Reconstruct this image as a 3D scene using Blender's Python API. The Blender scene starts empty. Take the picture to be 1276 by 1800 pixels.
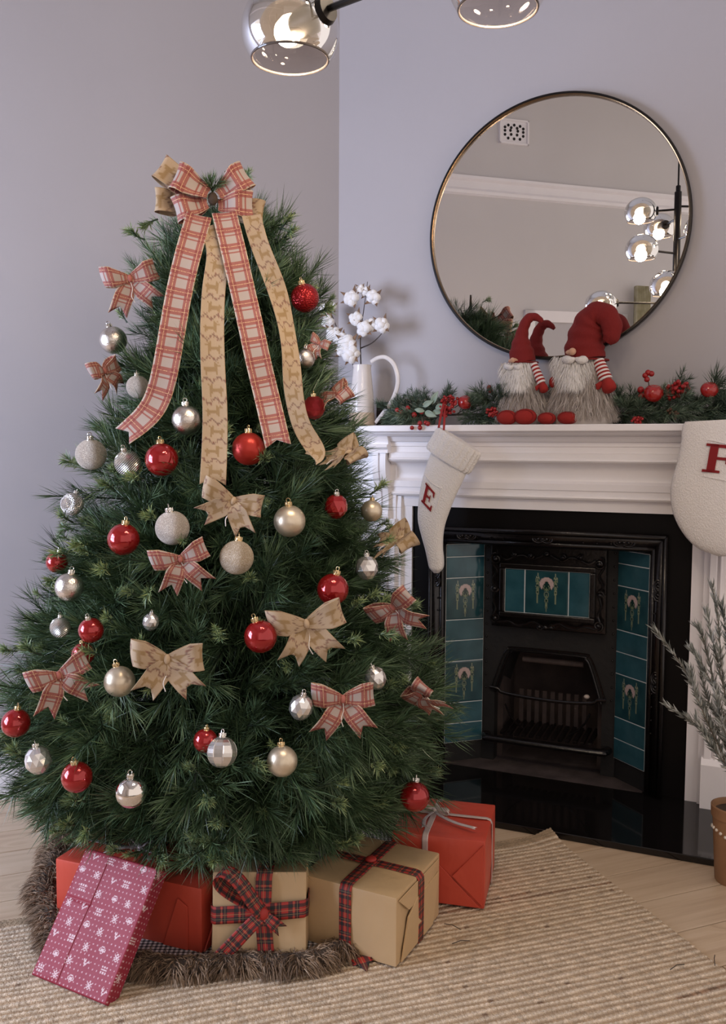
import bpy, bmesh, math, random
import numpy as np
from mathutils import Vector, Matrix
PI = math.pi
rnd = random.Random(7); rng = np.random.default_rng(11)
scene = bpy.context.scene
COL = scene.collection

# ------------------------------------------------------------------ camera
F = 1565.0; PITCH = math.radians(4.074); ROLL = math.radians(.305); HC = 1.15
cp, sp = math.cos(PITCH), math.sin(PITCH); cr, sr = math.cos(ROLL), math.sin(ROLL)
M0 = np.array([[cr, -sr, 0], [sr, cr, 0], [0, 0, 1.]]) @ np.array([[1., 0, 0], [0, -sp, -cp], [0, cp, -sp]])
CAM = np.array([0, 0, HC])
cam_d = bpy.data.cameras.new('camera'); cam = bpy.data.objects.new('camera', cam_d); COL.objects.link(cam)
cam_d.sensor_fit = 'VERTICAL'; cam_d.sensor_height = 36; cam_d.lens = F / 1800 * 36
cam_d.clip_start = .05
Rw = M0.T   # columns: right, down, forward in world
cm = Matrix([[Rw[0, 0], -Rw[0, 1], -Rw[0, 2], 0], [Rw[1, 0], -Rw[1, 1], -Rw[1, 2], 0], [Rw[2, 0], -Rw[2, 1], -Rw[2, 2], HC], [0, 0, 0, 1]])
cam.matrix_world = cm
scene.camera = cam

# ------------------------------------------------------------------ world, exposure
scene.view_settings.view_transform = 'Standard'; scene.view_settings.look = 'None'
scene.view_settings.gamma = 1; scene.view_settings.use_curve_mapping = False
scene.view_settings.exposure = 0.0
WORLD_STRENGTH = .98
w = bpy.data.worlds.new('sky'); scene.world = w; w.use_nodes = True
w.node_tree.nodes['Background'].inputs[0].default_value = (1.0, .885, .83, 1)
w.node_tree.nodes['Background'].inputs[1].default_value = WORLD_STRENGTH
WINDOW_WATTS = 125; BULB_WATTS = 4.6

# ------------------------------------------------------------------ pixel geometry: real points on real planes
def ray(x, y):
    return M0.T @ np.array([(x - 638) / F, (y - 900) / F, 1.])
def floor_at(x, y, z=0.):
    d = ray(x, y); return CAM + d * (z - HC) / d[2]
def project(P):
    c = M0 @ (np.asarray(P, float) - CAM); return 638 + F * c[0] / c[2], 900 + F * c[1] / c[2], c[2]
def on_plane(x, y, P0, n):
    d = ray(x, y); return CAM + d * (n @ (P0 - CAM)) / (n @ d)
ANG = math.radians(66.7)
EX = np.array([math.sin(ANG), -math.cos(ANG), 0]); EN = np.array([-math.cos(ANG), -math.sin(ANG), 0]); EZ = np.array([0, 0, 1.])
ANCH = floor_at(1203.3, 1405, .02)
FO = ANCH - .473 * EX; FO = np.array([FO[0], FO[1], 0.])        # middle of the hearth opening, on the floor
FROT = math.atan2(EX[1], EX[0])
def ML(u, n, z): return FO + u * EX + n * EN + z * EZ          # along, out, up
def MP(px, py, n):                                              # pixel on the plane n in front of the opening
    P = on_plane(px, py, FO + EN * n, EN); return (P - FO) @ EX, P[2]
BH = math.radians(68.3); BX = np.array([math.sin(BH), math.cos(BH), 0]); BN = np.array([math.cos(BH), -math.sin(BH), 0])
WALL_N = -.10
CORNER = on_plane(594.5, 700, FO + EN * WALL_N, EN); CORNER[2] = 0
L0 = floor_at(0, 1401.3)
LX = (CORNER - L0) / np.linalg.norm(CORNER - L0); LNRM = np.array([LX[1], -LX[0], 0])
CEIL = 3.85

# ------------------------------------------------------------------ materials
MATS = {}
class NT:
    def __init__(s, m):
        m.use_nodes = True; s.nt = m.node_tree; s.N = s.nt.nodes; s.L = s.nt.links
        s.b = s.N['Principled BSDF']
    def set(s, sock, v):
        if isinstance(v, bpy.types.NodeSocket): s.L.new(v, sock)
        elif isinstance(v, (tuple, list)) and len(v) == 3 and sock.type == 'RGBA': sock.default_value = (*v, 1)
        else: sock.default_value = v
    def node(s, t, **k):
        n = s.N.new(t)
        for a, v in k.items(): setattr(n, a, v)
        return n
    def math(s, op, a, b=0., c=0.):
        n = s.node('ShaderNodeMath', operation=op)
        s.set(n.inputs[0], a); s.set(n.inputs[1], b); s.set(n.inputs[2], c); return n.outputs[0]
    def mix(s, f, a, b, mode='MIX'):
        n = s.node('ShaderNodeMix', data_type='RGBA', blend_type=mode)
        s.set(n.inputs['Factor'], f); s.set(n.inputs['A'], a) if False else None
        s.set(n.inputs[6], a); s.set(n.inputs[7], b); return n.outputs[2]
    def coord(s, k='Object'): return s.node('ShaderNodeTexCoord').outputs[k]
    def mapping(s, v, scale=(1, 1, 1), rot=(0, 0, 0), loc=(0, 0, 0)):
        n = s.node('ShaderNodeMapping'); s.L.new(v, n.inputs[0]); n.inputs['Scale'].default_value = scale
        n.inputs['Rotation'].default_value = rot; n.inputs['Location'].default_value = loc; return n.outputs[0]
    def noise(s, v, scale, detail=3, rough=.5, out='Fac'):
        n = s.node('ShaderNodeTexNoise'); s.L.new(v, n.inputs['Vector']); n.inputs['Scale'].default_value = scale
        n.inputs['Detail'].default_value = detail; n.inputs['Roughness'].default_value = rough; return n.outputs[out]
    def voronoi(s, v, scale, out='Distance', feature='F1'):
        n = s.node('ShaderNodeTexVoronoi', feature=feature); s.L.new(v, n.inputs['Vector']); n.inputs['Scale'].default_value = scale; return n.outputs[out]
    def ramp(s, f, stops, interp='LINEAR'):
        n = s.node('ShaderNodeValToRGB'); n.color_ramp.interpolation = interp; e = n.color_ramp.elements
        while len(e) < len(stops): e.new(.5)
        for i, (p, c) in enumerate(stops): e[i].position = p; e[i].color = (*c, 1) if len(c) == 3 else c
        s.set(n.inputs[0], f); return n.outputs[0]
    def bump(s, h, strength=.3, dist=.01):
        n = s.node('ShaderNodeBump'); n.inputs['Strength'].default_value = strength; n.inputs['Distance'].default_value = dist
        s.L.new(h, n.inputs['Height']); s.L.new(n.outputs[0], s.b.inputs['Normal'])
    def attr(s, name, out='Color'):
        return s.node('ShaderNodeAttribute', attribute_name=name).outputs[out]
    def sep(s, v):
        n = s.node('ShaderNodeSeparateXYZ'); s.L.new(v, n.inputs[0]); return n.outputs
def mat(name, color=(.5, .5, .5), rough=.5, metal=0., spec=.5, **k):
    if name in MATS: return MATS[name]
    m = bpy.data.materials.new(name); t = NT(m); b = t.b
    b.inputs['Base Color'].default_value = (*color, 1); b.inputs['Roughness'].default_value = rough
    b.inputs['Metallic'].default_value = metal; b.inputs['Specular IOR Level'].default_value = spec
    for kk, v in k.items():
        b.inputs[kk.replace('_', ' ')].default_value = v
    MATS[name] = m; return m
def nmat(name, fn, color=(.5, .5, .5), rough=.5, metal=0., spec=.5, **k):
    if name in MATS: return MATS[name]
    m = mat(name, color, rough, metal, spec, **k); fn(NT(m)); return m
def mottled(name, c1, c2, scale, rough=.5, metal=0., bump=0., bscale=None, spec=.5, detail=4, dist=.004, **k):
    def fn(t):
        o = t.coord(); f = t.noise(o, scale, detail)
        t.L.new(t.ramp(f, [(.3, c1), (.7, c2)]), t.b.inputs['Base Color'])
        if bump: t.bump(t.noise(o, bscale or scale * 4, 3), bump, dist)
    return nmat(name, fn, c1, rough, metal, spec, **k)

m_wall = mottled('wall_paint', (.425, .400, .415), (.445, .42, .435), 1.6, .75, bump=.06, bscale=260, dist=.002)
m_wall_back = mottled('wall_paint_brightened', (.62, .595, .595), (.65, .625, .625), 1.6, .75)  # back wall colour lightened, standing in for the light it lacks
m_ceil = mat('ceiling_paint', (.55, .54, .54), .8)
m_white = mottled('white_gloss_paint', (.87, .84, .86), (.90, .87, .885), 6, .38, bump=.03, bscale=60)
m_black = mat('black_slip', (.005, .004, .004), .42, spec=.12)
m_iron = mottled('cast_iron', (.005, .004, .004), (.011, .008, .008), 40, .24, .15, bump=.18, bscale=90)
m_soot = mottled('sooty_iron', (.004, .0035, .0035), (.009, .007, .006), 22, .7, bump=.3, bscale=60)
m_brick = mottled('sooty_brick', (.030, .020, .018), (.055, .036, .032), 18, .85, bump=.4, bscale=50)
m_dust = mottled('ashy_stone', (.030, .020, .019), (.075, .055, .052), 14, .8, bump=.3, bscale=120)
m_hearth = mat('polished_black_stone', (.006, .005, .005), .07, spec=.5)
m_grout = mat('pale_grout', (.62, .66, .66), .7)
m_metal_black = mat('black_metal', (.012, .010, .010), .35, .6)
m_brass = mat('dark_brass', (.17, .11, .06), .18, 1.)
m_mirror = mat('mirror_silver', (.92, .915, .90), .0, 1.)
m_cord = mat('white_twine', (.75, .70, .66), .8)
m_bark = mottled('bark', (.035, .022, .014), (.07, .045, .03), 30, .9, bump=.5)
m_sky = mat('bulb', (1, 1, 1), .5, Emission_Color=(1, .86, .66, 1), Emission_Strength=14)

def _wood(t):
    o = t.mapping(t.coord('Object'), (1, 1, 1))
    r = t.node('ShaderNodeObjectInfo').outputs['Random']
    off = t.node('ShaderNodeVectorMath', operation='ADD'); t.L.new(o, off.inputs[0])
    cx = t.node('ShaderNodeCombineXYZ'); t.L.new(t.math('MULTIPLY', r, 37.), cx.inputs[0]); t.L.new(t.math('MULTIPLY', r, 11.), cx.inputs[1]); t.L.new(cx.outputs[0], off.inputs[1])
    v = off.outputs[0]
    kn = t.voronoi(t.mapping(v, (2.6, 7.5, 1)), 1.)
    warp = t.math('MULTIPLY', t.math('SUBTRACT', 1., t.math('MINIMUM', t.math('MULTIPLY', kn, 3.), 1.)), .10)
    sx = t.sep(v); cc = t.node('ShaderNodeCombineXYZ')
    t.L.new(t.math('MULTIPLY', sx[0], 1.3), cc.inputs[0]); t.L.new(t.math('MULTIPLY', t.math('ADD', sx[1], warp), 26.), cc.inputs[1])
    g = t.noise(cc.outputs[0], 1.5, 5, .6)
    base = t.ramp(g, [(.25, (.38, .25, .15)), (.5, (.53, .385, .25)), (.8, (.62, .475, .335))])
    tint = t.mix(t.math('MULTIPLY', r, .25), base, (.50, .40, .30))
    knot = t.ramp(kn, [(0, (.085, .05, .03)), (.045, (.16, .09, .05)), (.085, (1, 1, 1))])
    t.L.new(t.mix(1., tint, knot, 'MULTIPLY'), t.b.inputs['Base Color'])
    t.bump(g, .12, .003)
m_wood = nmat('pale_pine_boards', _wood, rough=.42)

def _needle(t):
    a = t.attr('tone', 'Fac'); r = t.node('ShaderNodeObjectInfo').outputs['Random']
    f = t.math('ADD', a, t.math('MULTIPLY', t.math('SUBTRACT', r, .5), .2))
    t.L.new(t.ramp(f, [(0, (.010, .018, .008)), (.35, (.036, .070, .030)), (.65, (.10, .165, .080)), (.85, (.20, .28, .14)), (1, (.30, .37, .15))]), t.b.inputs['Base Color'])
m_needle = nmat('pine_needles', _needle, rough=.38, spec=.5)
def _needle2(t):
    a = t.attr('tone', 'Fac')
    t.L.new(t.ramp(a, [(0, (.016, .028, .016)), (.5, (.05, .085, .05)), (.85, (.16, .22, .15)), (1, (.30, .36, .26))]), t.b.inputs['Base Color'])
m_garland = nmat('garland_needles', _needle2, rough=.5)
def _toned(c0, c1, c2):
    def fn(t): t.L.new(t.ramp(t.attr('tone', 'Fac'), [(0, c0), (.5, c1), (1, c2)]), t.b.inputs['Base Color'])
    return fn
m_fur_white = nmat('white_fur', _toned((.55, .52, .50), (.78, .75, .73), (.86, .84, .82)), rough=.8)
m_fur_grey = nmat('grey_fur', _toned((.30, .25, .225), (.56, .50, .46), (.78, .73, .69)), rough=.8)
m_fur_brown = nmat('brown_fur', _toned((.11, .068, .040), (.32, .21, .13), (.62, .48, .34)), rough=.85)
m_frost = nmat('frosted_leaf', _toned((.09, .10, .085), (.27, .28, .25), (.66, .66, .64)), rough=.6)

def stripe(t, x, lo, hi): return t.math('MULTIPLY', t.math('GREATER_THAN', x, lo), t.math('LESS_THAN', x, hi))
def _plaid(t):
    uv = t.sep(t.attr('UVMap', 'Vector')); x = uv[0]; y = uv[1]
    fy = t.math('FRACT', t.math('MULTIPLY', y, 1.25))
    ax = t.math('MAXIMUM', stripe(t, x, .06, .30), stripe(t, x, .72, .95))
    ay = t.math('MAXIMUM', stripe(t, fy, .05, .40), stripe(t, fy, .52, .60))
    s = t.math('ADD', t.math('MULTIPLY', ax, .5), t.math('MULTIPLY', ay, .5))
    c = t.ramp(s, [(0, (.37, .305, .27)), (.3, (.27, .065, .047)), (.8, (.20, .015, .012))], 'CONSTANT')
    gold = t.math('MAXIMUM', t.math('MAXIMUM', stripe(t, x, .17, .195), stripe(t, x, .82, .845)), t.math('MAXIMUM', stripe(t, fy, .21, .24), t.math('MAXIMUM', t.math('LESS_THAN', x, .02), t.math('GREATER_THAN', x, .98))))
    n = t.noise(t.coord('Object'), 420, 2)
    g2 = t.math('MULTIPLY', gold, t.math('GREATER_THAN', n, .45))
    c2 = t.mix(t.math('MULTIPLY', g2, .75), c, (.72, .50, .26))
    wv = t.noise(t.coord('Object'), 700, 1)
    t.L.new(t.mix(t.math('MULTIPLY', wv, .25), c2, (.40, .32, .29)), t.b.inputs['Base Color'])
    t.bump(wv, .35, .001)
m_plaid = nmat('red_cream_plaid', _plaid, rough=.75)
def _tartan(t):
    uv = t.sep(t.attr('UVMap', 'Vector')); x = uv[0]; fy = t.math('FRACT', t.math('MULTIPLY', uv[1], .95))
    ax = t.math('MAXIMUM', stripe(t, x, .16, .36), stripe(t, x, .64, .84))
    ay = t.math('MAXIMUM', stripe(t, fy, .10, .34), stripe(t, fy, .48, .72))
    s = t.math('ADD', t.math('MULTIPLY', ax, .5), t.math('MULTIPLY', ay, .5))
    c = t.ramp(s, [(0, (.36, .024, .016)), (.3, (.085, .016, .016)), (.8, (.010, .014, .016))], 'CONSTANT')
    ln = t.math('MAXIMUM', t.math('MAXIMUM', stripe(t, x, .485, .515), stripe(t, fy, .40, .42)), t.math('MAXIMUM', stripe(t, x, .25, .27), stripe(t, fy, .59, .61)))
    t.L.new(t.mix(t.math('MULTIPLY', ln, .6), c, (.42, .27, .12)), t.b.inputs['Base Color'])
m_tartan = nmat('dark_red_tartan', _tartan, rough=.6)
def _print(bump_scale, amt):
    def fn(t):
        c = t.attr('print', 'Color'); n = t.noise(t.coord('Object'), bump_scale, 2)
        t.L.new(t.mix(t.math('MULTIPLY', n, amt), c, (.30, .22, .14), 'MULTIPLY'), t.b.inputs['Base Color'])
        t.bump(n, .35, .001)
    return fn
m_burlap = nmat('printed_burlap', _print(650, .28), rough=.85)
def _paperprint(t):
    t.L.new(t.attr('print', 'Color'), t.b.inputs['Base Color']); t.bump(t.noise(t.coord('Object'), 9, 2), .35, .02)
m_printpaper = nmat('printed_paper', _paperprint, rough=.5, spec=.22)
m_tileprint = nmat('glazed_print', lambda t: t.L.new(t.attr('print', 'Color'), t.b.inputs['Base Color']), rough=.12)
m_rug = nmat('jute', lambda t: (t.L.new(t.mix(t.math('MULTIPLY', t.noise(t.coord('Object'), 320, 2), .55), t.attr('print', 'Color'), (.30, .19, .10), 'MULTIPLY'), t.b.inputs['Base Color']), t.bump(t.noise(t.coord('Object'), 300, 2), .7, .004)), rough=.9)
def paper(name, c1, c2, rough=.42):
    def fn(t):
        o = t.coord(); n = t.noise(o, 5, 4)
        t.L.new(t.ramp(n, [(.3, c1), (.75, c2)]), t.b.inputs['Base Color'])
        t.bump(t.noise(t.mapping(o, (1, 1, .6)), 14, 3), .35, .012)
    return nmat(name, fn, rough=rough)
m_redpaper = paper('red_paper', (.50, .055, .030), (.56, .075, .042))
m_kraft = paper('kraft_paper', (.50, .335, .17), (.56, .385, .21), .5)
m_satin = mat('pale_satin', (.62, .50, .46), .3, .2)
m_satin_grey = mat('silver_ribbon', (.55, .46, .45), .35, .3)
m_tealA = mottled('teal_glaze', (.016, .066, .088), (.034, .108, .134), 14, .14)
m_redgloss = mat('red_gloss_bauble', (.33, .009, .010), .10, .5, Coat_Weight=.6, Coat_Roughness=.03)
m_redsatin = mat('red_satin_bauble', (.40, .026, .016), .33, .5)
m_redcrackle = nmat('red_crackle_bauble', lambda t: (t.bump(t.voronoi(t.coord(), 7), .25, .03),), (.30, .009, .010), .22, .6)
m_redglit = nmat('red_glitter_facet', lambda t: (t.bump(t.noise(t.coord(), 60, 2), .8, .06),), (.48, .03, .03), .3, .7)
m_silver = mottled('brushed_silver', (.62, .56, .50), (.76, .70, .64), 3, .27, 1., bump=.12, bscale=9, dist=.04)
m_silvermirror = mat('mirror_silver_bauble', (.78, .73, .68), .07, 1.)
m_champ = mottled('champagne_satin', (.62, .52, .38), (.70, .60, .46), 3, .36, .75)
def _glit(c1, c2):
    def fn(t):
        o = t.coord(); v = t.voronoi(o, 46, 'Color'); s = t.sep(v)
        t.L.new(t.ramp(s[0], [(0, c1), (.75, c2), (.93, (1, .95, .85))]), t.b.inputs['Base Color']); t.bump(t.voronoi(o, 46), .6, .02)
    return fn
m_glitchamp = nmat('champagne_glitter', _glit((.42, .34, .275), (.66, .56, .47)), rough=.40, metal=.25)
m_glitgold = nmat('gold_glitter', _glit((.42, .31, .19), (.64, .50, .34)), rough=.40, metal=.25)
m_sequin = nmat('silver_sequins', lambda t: t.bump(t.voronoi(t.coord(), 11), .5, .08), (.74, .69, .65), .2, .85)
m_ribbed = nmat('ribbed_silver', lambda t: t.bump(t.math('SINE', t.math('MULTIPLY', t.sep(t.mapping(t.coord(), (1, 1, 1), (0, .6, 0)))[2], 48.)), .5, .04), (.70, .66, .60), .3, .9)
m_silverfacet = mat('cut_silver', (.74, .70, .66), .16, .85)
m_goldcap = mat('gold_cap', (.66, .50, .28), .25, 1.)
m_silvercap = mat('silver_cap', (.72, .68, .62), .22, 1.)
m_berry = mat('red_berry', (.32, .012, .012), .3)
m_applered = mat('red_apple', (.34, .014, .012), .22, Coat_Weight=.4)
m_leafpale = mottled('pale_green_leaf', (.22, .30, .22), (.34, .41, .32), 20, .6)
m_felt = mottled('red_felt', (.29, .013, .010), (.33, .018, .013), 40, .9, bump=.5, bscale=500, dist=.002)
m_hat = nmat('red_knit', lambda t: t.bump(t.noise(t.mapping(t.coord(), (1, 1, .25)), 420, 2), .8, .003), (.19, .008, .007), .9)
m_skin = mat('peach_felt', (.62, .36, .24), .7)
m_knit = nmat('cream_knit', lambda t: t.bump(t.voronoi(t.mapping(t.coord(), (1, 1, .6)), 300), .6, .003), (.78, .735, .70), .9)
m_letter = mat('dark_red_felt', (.22, .008, .010), .9)
m_cotton = mottled('cotton', (.82, .80, .79), (.88, .86, .85), 60, .95, bump=.6, bscale=120, dist=.004)
m_brown = mottled('dried_boll', (.12, .065, .035), (.24, .14, .08), 60, .8)
m_stem = mat('dark_stem', (.035, .022, .016), .7)
m_glaze = mottled('cream_glaze', (.72, .665, .64), (.78, .73, .70), 30, .12, bump=.15, bscale=18, dist=.003)
m_clay = mottled('bare_clay', (.60, .46, .34), (.66, .53, .41), 60, .6)
m_pot = mottled('brown_pot', (.24, .12, .055), (.32, .17, .08), 12, .5)
m_bead = mat('pearl_bead', (.75, .68, .58), .25, .3)
m_palewood = mat('pale_wood_box', (.62, .50, .39), .6)
def _ging(t):
    v = t.mapping(t.coord(), (90, 90, 90)); s = t.sep(v)
    a = t.math('GREATER_THAN', t.math('FRACT', s[0]), .5); b_ = t.math('GREATER_THAN', t.math('FRACT', s[1]), .5)
    t.L.new(t.ramp(t.math('MULTIPLY', t.math('ADD', a, b_), .5), [(0, (.72, .69, .67)), (.3, (.2, .19, .19)), (.8, (.02, .02, .02))], 'CONSTANT'), t.b.inputs['Base Color'])
m_gingham = nmat('black_white_gingham', _ging, rough=.85)
m_curtain = mottled('olive_curtain', (.36, .33, .20), (.52, .48, .33), 18, .8)
m_door = mat('grey_door', (.50, .48, .50), .5)

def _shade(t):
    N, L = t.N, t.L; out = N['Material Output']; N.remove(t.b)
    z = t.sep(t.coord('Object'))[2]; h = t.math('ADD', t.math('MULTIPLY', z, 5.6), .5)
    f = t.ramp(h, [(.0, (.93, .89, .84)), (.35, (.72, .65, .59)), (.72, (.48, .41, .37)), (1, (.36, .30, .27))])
    tr = t.node('ShaderNodeBsdfTransparent'); L.new(f, tr.inputs[0])
    gl = t.node('ShaderNodeBsdfGlossy'); gl.inputs['Roughness'].default_value = .02; gl.inputs[0].default_value = (.9, .9, .9, 1)
    df = t.node('ShaderNodeBsdfTranslucent'); df.inputs[0].default_value = (.80, .72, .64, 1)
    sc = t.node('ShaderNodeMixShader'); L.new(t.ramp(h, [(.1, (.01,) * 3), (.9, (.05,) * 3)]), sc.inputs[0]); L.new(tr.outputs[0], sc.inputs[1]); L.new(df.outputs[0], sc.inputs[2])
    fr = t.node('ShaderNodeFresnel'); fr.inputs[0].default_value = 1.6
    mx = t.node('ShaderNodeMixShader'); L.new(t.math('MINIMUM', t.math('MULTIPLY', fr.outputs[0], 1.2), 1.), mx.inputs[0]); L.new(sc.outputs[0], mx.inputs[1]); L.new(gl.outputs[0], mx.inputs[2])
    L.new(mx.outputs[0], out.inputs[0])
m_smoke = nmat('smoked_glass', _shade)

# ------------------------------------------------------------------ mesh helpers
class MB:
    """collects geometry; build() links it as one mesh object"""
    def __init__(s): s.v = []; s.f = []; s.uv = {}; s.mi = []; s.cur = 0; s.col = None
    def add(s, vs, fs, uvs=None):
        o = len(s.v); s.v += [tuple(map(float, p)) for p in vs]
        for i, f in enumerate(fs):
            if uvs: s.uv[len(s.f)] = uvs[i]
            s.f.append(tuple(o + k for k in f)); s.mi.append(s.cur)
        return s
    def box(s, x0, x1, y0, y1, z0, z1):
        return s.add([(x0, y0, z0), (x1, y0, z0), (x1, y1, z0), (x0, y1, z0), (x0, y0, z1), (x1, y0, z1), (x1, y1, z1), (x0, y1, z1)],
                     [(3, 2, 1, 0), (4, 5, 6, 7), (0, 1, 5, 4), (1, 2, 6, 5), (2, 3, 7, 6), (3, 0, 4, 7)])
    def prism(s, poly, axis, a, b):
        """poly in the two other axes (cyclic order), extruded along axis from a to b"""
        n = len(poly); vs = []
        for h in (a, b):
            for p in poly:
                q = list(p); q.insert(axis, h); vs.append(q)
        fs = [tuple(range(n))[::-1], tuple(range(n, 2 * n))] + [(i, (i + 1) % n, n + (i + 1) % n, n + i) for i in range(n)]
        return s.add(vs, fs)
    def lathe(s, prof, seg=24, c=(0, 0, 0), ax=None, squash=1., closed=True):
        vs = []; fs = []; n = len(prof)
        A = Vector(ax).normalized() if ax is not None else Vector((0, 0, 1))
        q = Vector((0, 0, 1)).rotation_difference(A)
        for k in range(seg):
            t = 2 * PI * k / seg
            for r, z in prof: vs.append(tuple(q @ Vector((r * math.cos(t), r * squash * math.sin(t), z)) + Vector(c)))
        for k in range(seg):
            k2 = (k + 1) % seg
            for i in range(n - 1): fs.append((k * n + i, k2 * n + i, k2 * n + i + 1, k * n + i + 1))
        if closed:
            if prof[0][0] > 1e-6: fs.append(tuple(k * n for k in range(seg))[::-1])
            if prof[-1][0] > 1e-6: fs.append(tuple(k * n + n - 1 for k in range(seg)))
        return s.add(vs, fs)
    def sphere(s, c, r, seg=16, rings=10, sc=(1, 1, 1), rot=None):
        vs = []; fs = []
        for i in range(rings + 1):
            th = PI * i / rings
            for k in range(seg):
                p = Vector((r * sc[0] * math.sin(th) * math.cos(2 * PI * k / seg), r * sc[1] * math.sin(th) * math.sin(2 * PI * k / seg), r * sc[2] * math.cos(th)))
                if rot is not None: p = rot @ p
                vs.append(tuple(p + Vector(c)))
        for i in range(rings):
            for k in range(seg):
                k2 = (k + 1) % seg; fs.append((i * seg + k, (i + 1) * seg + k, (i + 1) * seg + k2, i * seg + k2))
        return s.add(vs, fs)
    def tube(s, pts, rad, seg=8, cap=True, flat=1., ref=None):
        pts = [Vector(p) for p in pts]; n = len(pts); rad = [rad] * n if isinstance(rad, (int, float)) else rad
        vs = []; fs = []; up = Vector(ref) if ref is not None else Vector((.13, .27, .95))
        for i, p in enumerate(pts):
            t = (pts[min(i + 1, n - 1)] - pts[max(i - 1, 0)]).normalized()
            a = t.cross(up)
            if a.length < 1e-4: a = t.cross(Vector((1, 0, 0)))
            a.normalize(); b = a.cross(t).normalized(); up = b if ref is None else up
            for k in range(seg):
                an = 2 * PI * k / seg; vs.append(tuple(p + (a * math.cos(an) + b * flat * math.sin(an)) * rad[i]))
        for i in range(n - 1):
            for k in range(seg):
                k2 = (k + 1) % seg; fs.append((i * seg + k, i * seg + k2, (i + 1) * seg + k2, (i + 1) * seg + k))
        if cap: fs += [tuple(range(seg))[::-1], tuple((n - 1) * seg + k for k in range(seg))]
        return s.add(vs, fs)
    def build(s, name, m, parent=None, smooth=True, bevel=0., angle=40, loc=None, rot=None):
        me = bpy.data.meshes.new(name); me.from_pydata(s.v, [], s.f)
        ms = m if isinstance(m, (list, tuple)) else [m]
        for q in ms: me.materials.append(q)
        if any(s.mi): me.polygons.foreach_set('material_index', s.mi)
        if s.uv:
            ul = me.uv_layers.new(name='UVMap')
            for pi, p in enumerate(me.polygons):
                if pi in s.uv:
                    for li, u in zip(p.loop_indices, s.uv[pi]): ul.data[li].uv = u
        if s.col is not None:
            ca = me.color_attributes.new('print', 'FLOAT_COLOR', 'POINT'); c4 = np.ones((len(s.v), 4), np.float32); c4[:, :3] = np.asarray(s.col)[:len(s.v)]
            ca.data.foreach_set('color', c4.ravel())
        if smooth:
            me.polygons.foreach_set('use_smooth', [True] * len(me.polygons)); me.set_sharp_from_angle(angle=math.radians(angle))
        me.validate(); me.update()
        o = bpy.data.objects.new(name, me); COL.objects.link(o)
        if parent is not None: o.parent = parent
        if loc is not None: o.location = loc
        if rot is not None: o.rotation_euler = rot
        if bevel:
            b = o.modifiers.new('bevel', 'BEVEL'); b.width = bevel; b.segments = 2; b.limit_method = 'ANGLE'
        return o
def raw_mesh(name, V, faces_flat, counts, m, parent=None, tone=None, smooth=False, color=None):
    """fast mesh from numpy arrays"""
    me = bpy.data.meshes.new(name); V = np.asarray(V, np.float32); counts = np.asarray(counts, np.int32)
    me.vertices.add(len(V)); me.vertices.foreach_set('co', V.ravel())
    me.loops.add(len(faces_flat)); me.loops.foreach_set('vertex_index', np.asarray(faces_flat, np.int32))
    me.polygons.add(len(counts)); st = np.concatenate([[0], np.cumsum(counts)[:-1]]).astype(np.int32)
    me.polygons.foreach_set('loop_start', st)
    if smooth: me.polygons.foreach_set('use_smooth', np.ones(len(counts), bool))
    me.update(calc_edges=True); me.materials.append(m)
    if tone is not None:
        a = me.attributes.new('tone', 'FLOAT', 'POINT'); a.data.foreach_set('value', np.asarray(tone, np.float32))
    if color is not None:
        a = me.color_attributes.new('print', 'FLOAT_COLOR', 'POINT'); c4 = np.ones((len(V), 4), np.float32); c4[:, :3] = color; a.data.foreach_set('color', c4.ravel())
    o = bpy.data.objects.new(name, me); COL.objects.link(o)
    if parent is not None: o.parent = parent
    return o
def tag(o, label, cat, group=None, kind=None):
    o['label'] = label; o['category'] = cat
    if group: o['group'] = group
    if kind: o['kind'] = kind
    return o
def thing(name, label, cat, loc=(0, 0, 0), rotz=0., group=None):
    o = bpy.data.objects.new(name, None); COL.objects.link(o); o.location = tuple(loc); o.rotation_euler = (0, 0, rotz); o.empty_display_size = .05
    return tag(o, label, cat, group)
def struct(o): o['kind'] = 'structure'; return o
def mantel_thing(name, label, cat, u=0, n=0, z=0, group=None): return thing(name, label, cat, ML(u, n, z), FROT, group)
def spline(pts, n):
    """Catmull-Rom through rows of numbers"""
    P = np.asarray(pts, float); P = np.vstack([2 * P[0] - P[1], P, 2 * P[-1] - P[-2]]); k = len(P) - 3
    out = []
    for t in np.linspace(0, k, n):
        i = min(int(t), k - 1); x = t - i; a, b, c, d = P[i:i + 4]
        out.append(.5 * (2 * b + (c - a) * x + (2 * a - 5 * b + 4 * c - d) * x * x + (3 * b - a - 3 * c + d) * x ** 3))
    return np.array(out)

# ================================================================== ROOM
wl_len = 2.15
def wall_mesh(name, P, Q, z0, z1, nrm, thick=.14, hole=None):
    """a slab from P to Q; hole = (t0, t1, z0, z1) along it"""
    P = np.array(P); Q = np.array(Q); d = Q - P; L = np.linalg.norm(d[:2]); d = d / L
    mb = MB(); Z = np.array([0, 0, 1.])
    def slab(t0, t1, a, b):
        A = P + d * t0; B = P + d * t1; k = -np.array(nrm) * thick
        vs = [A + Z * a, B + Z * a, B + Z * a + k, A + Z * a + k, A + Z * b, B + Z * b, B + Z * b + k, A + Z * b + k]
        mb.add(vs, [(3, 2, 1, 0), (4, 5, 6, 7), (0, 1, 5, 4), (1, 2, 6, 5), (2, 3, 7, 6), (3, 0, 4, 7)])
    if hole is None: slab(0, L, z0, z1)
    else:
        a, b, c, e = hole
        slab(0, a, z0, z1); slab(b, L, z0, z1)
        if c > z0: slab(a, b, z0, c)
        slab(a, b, e, z1)
    return mb, d, L
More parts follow.
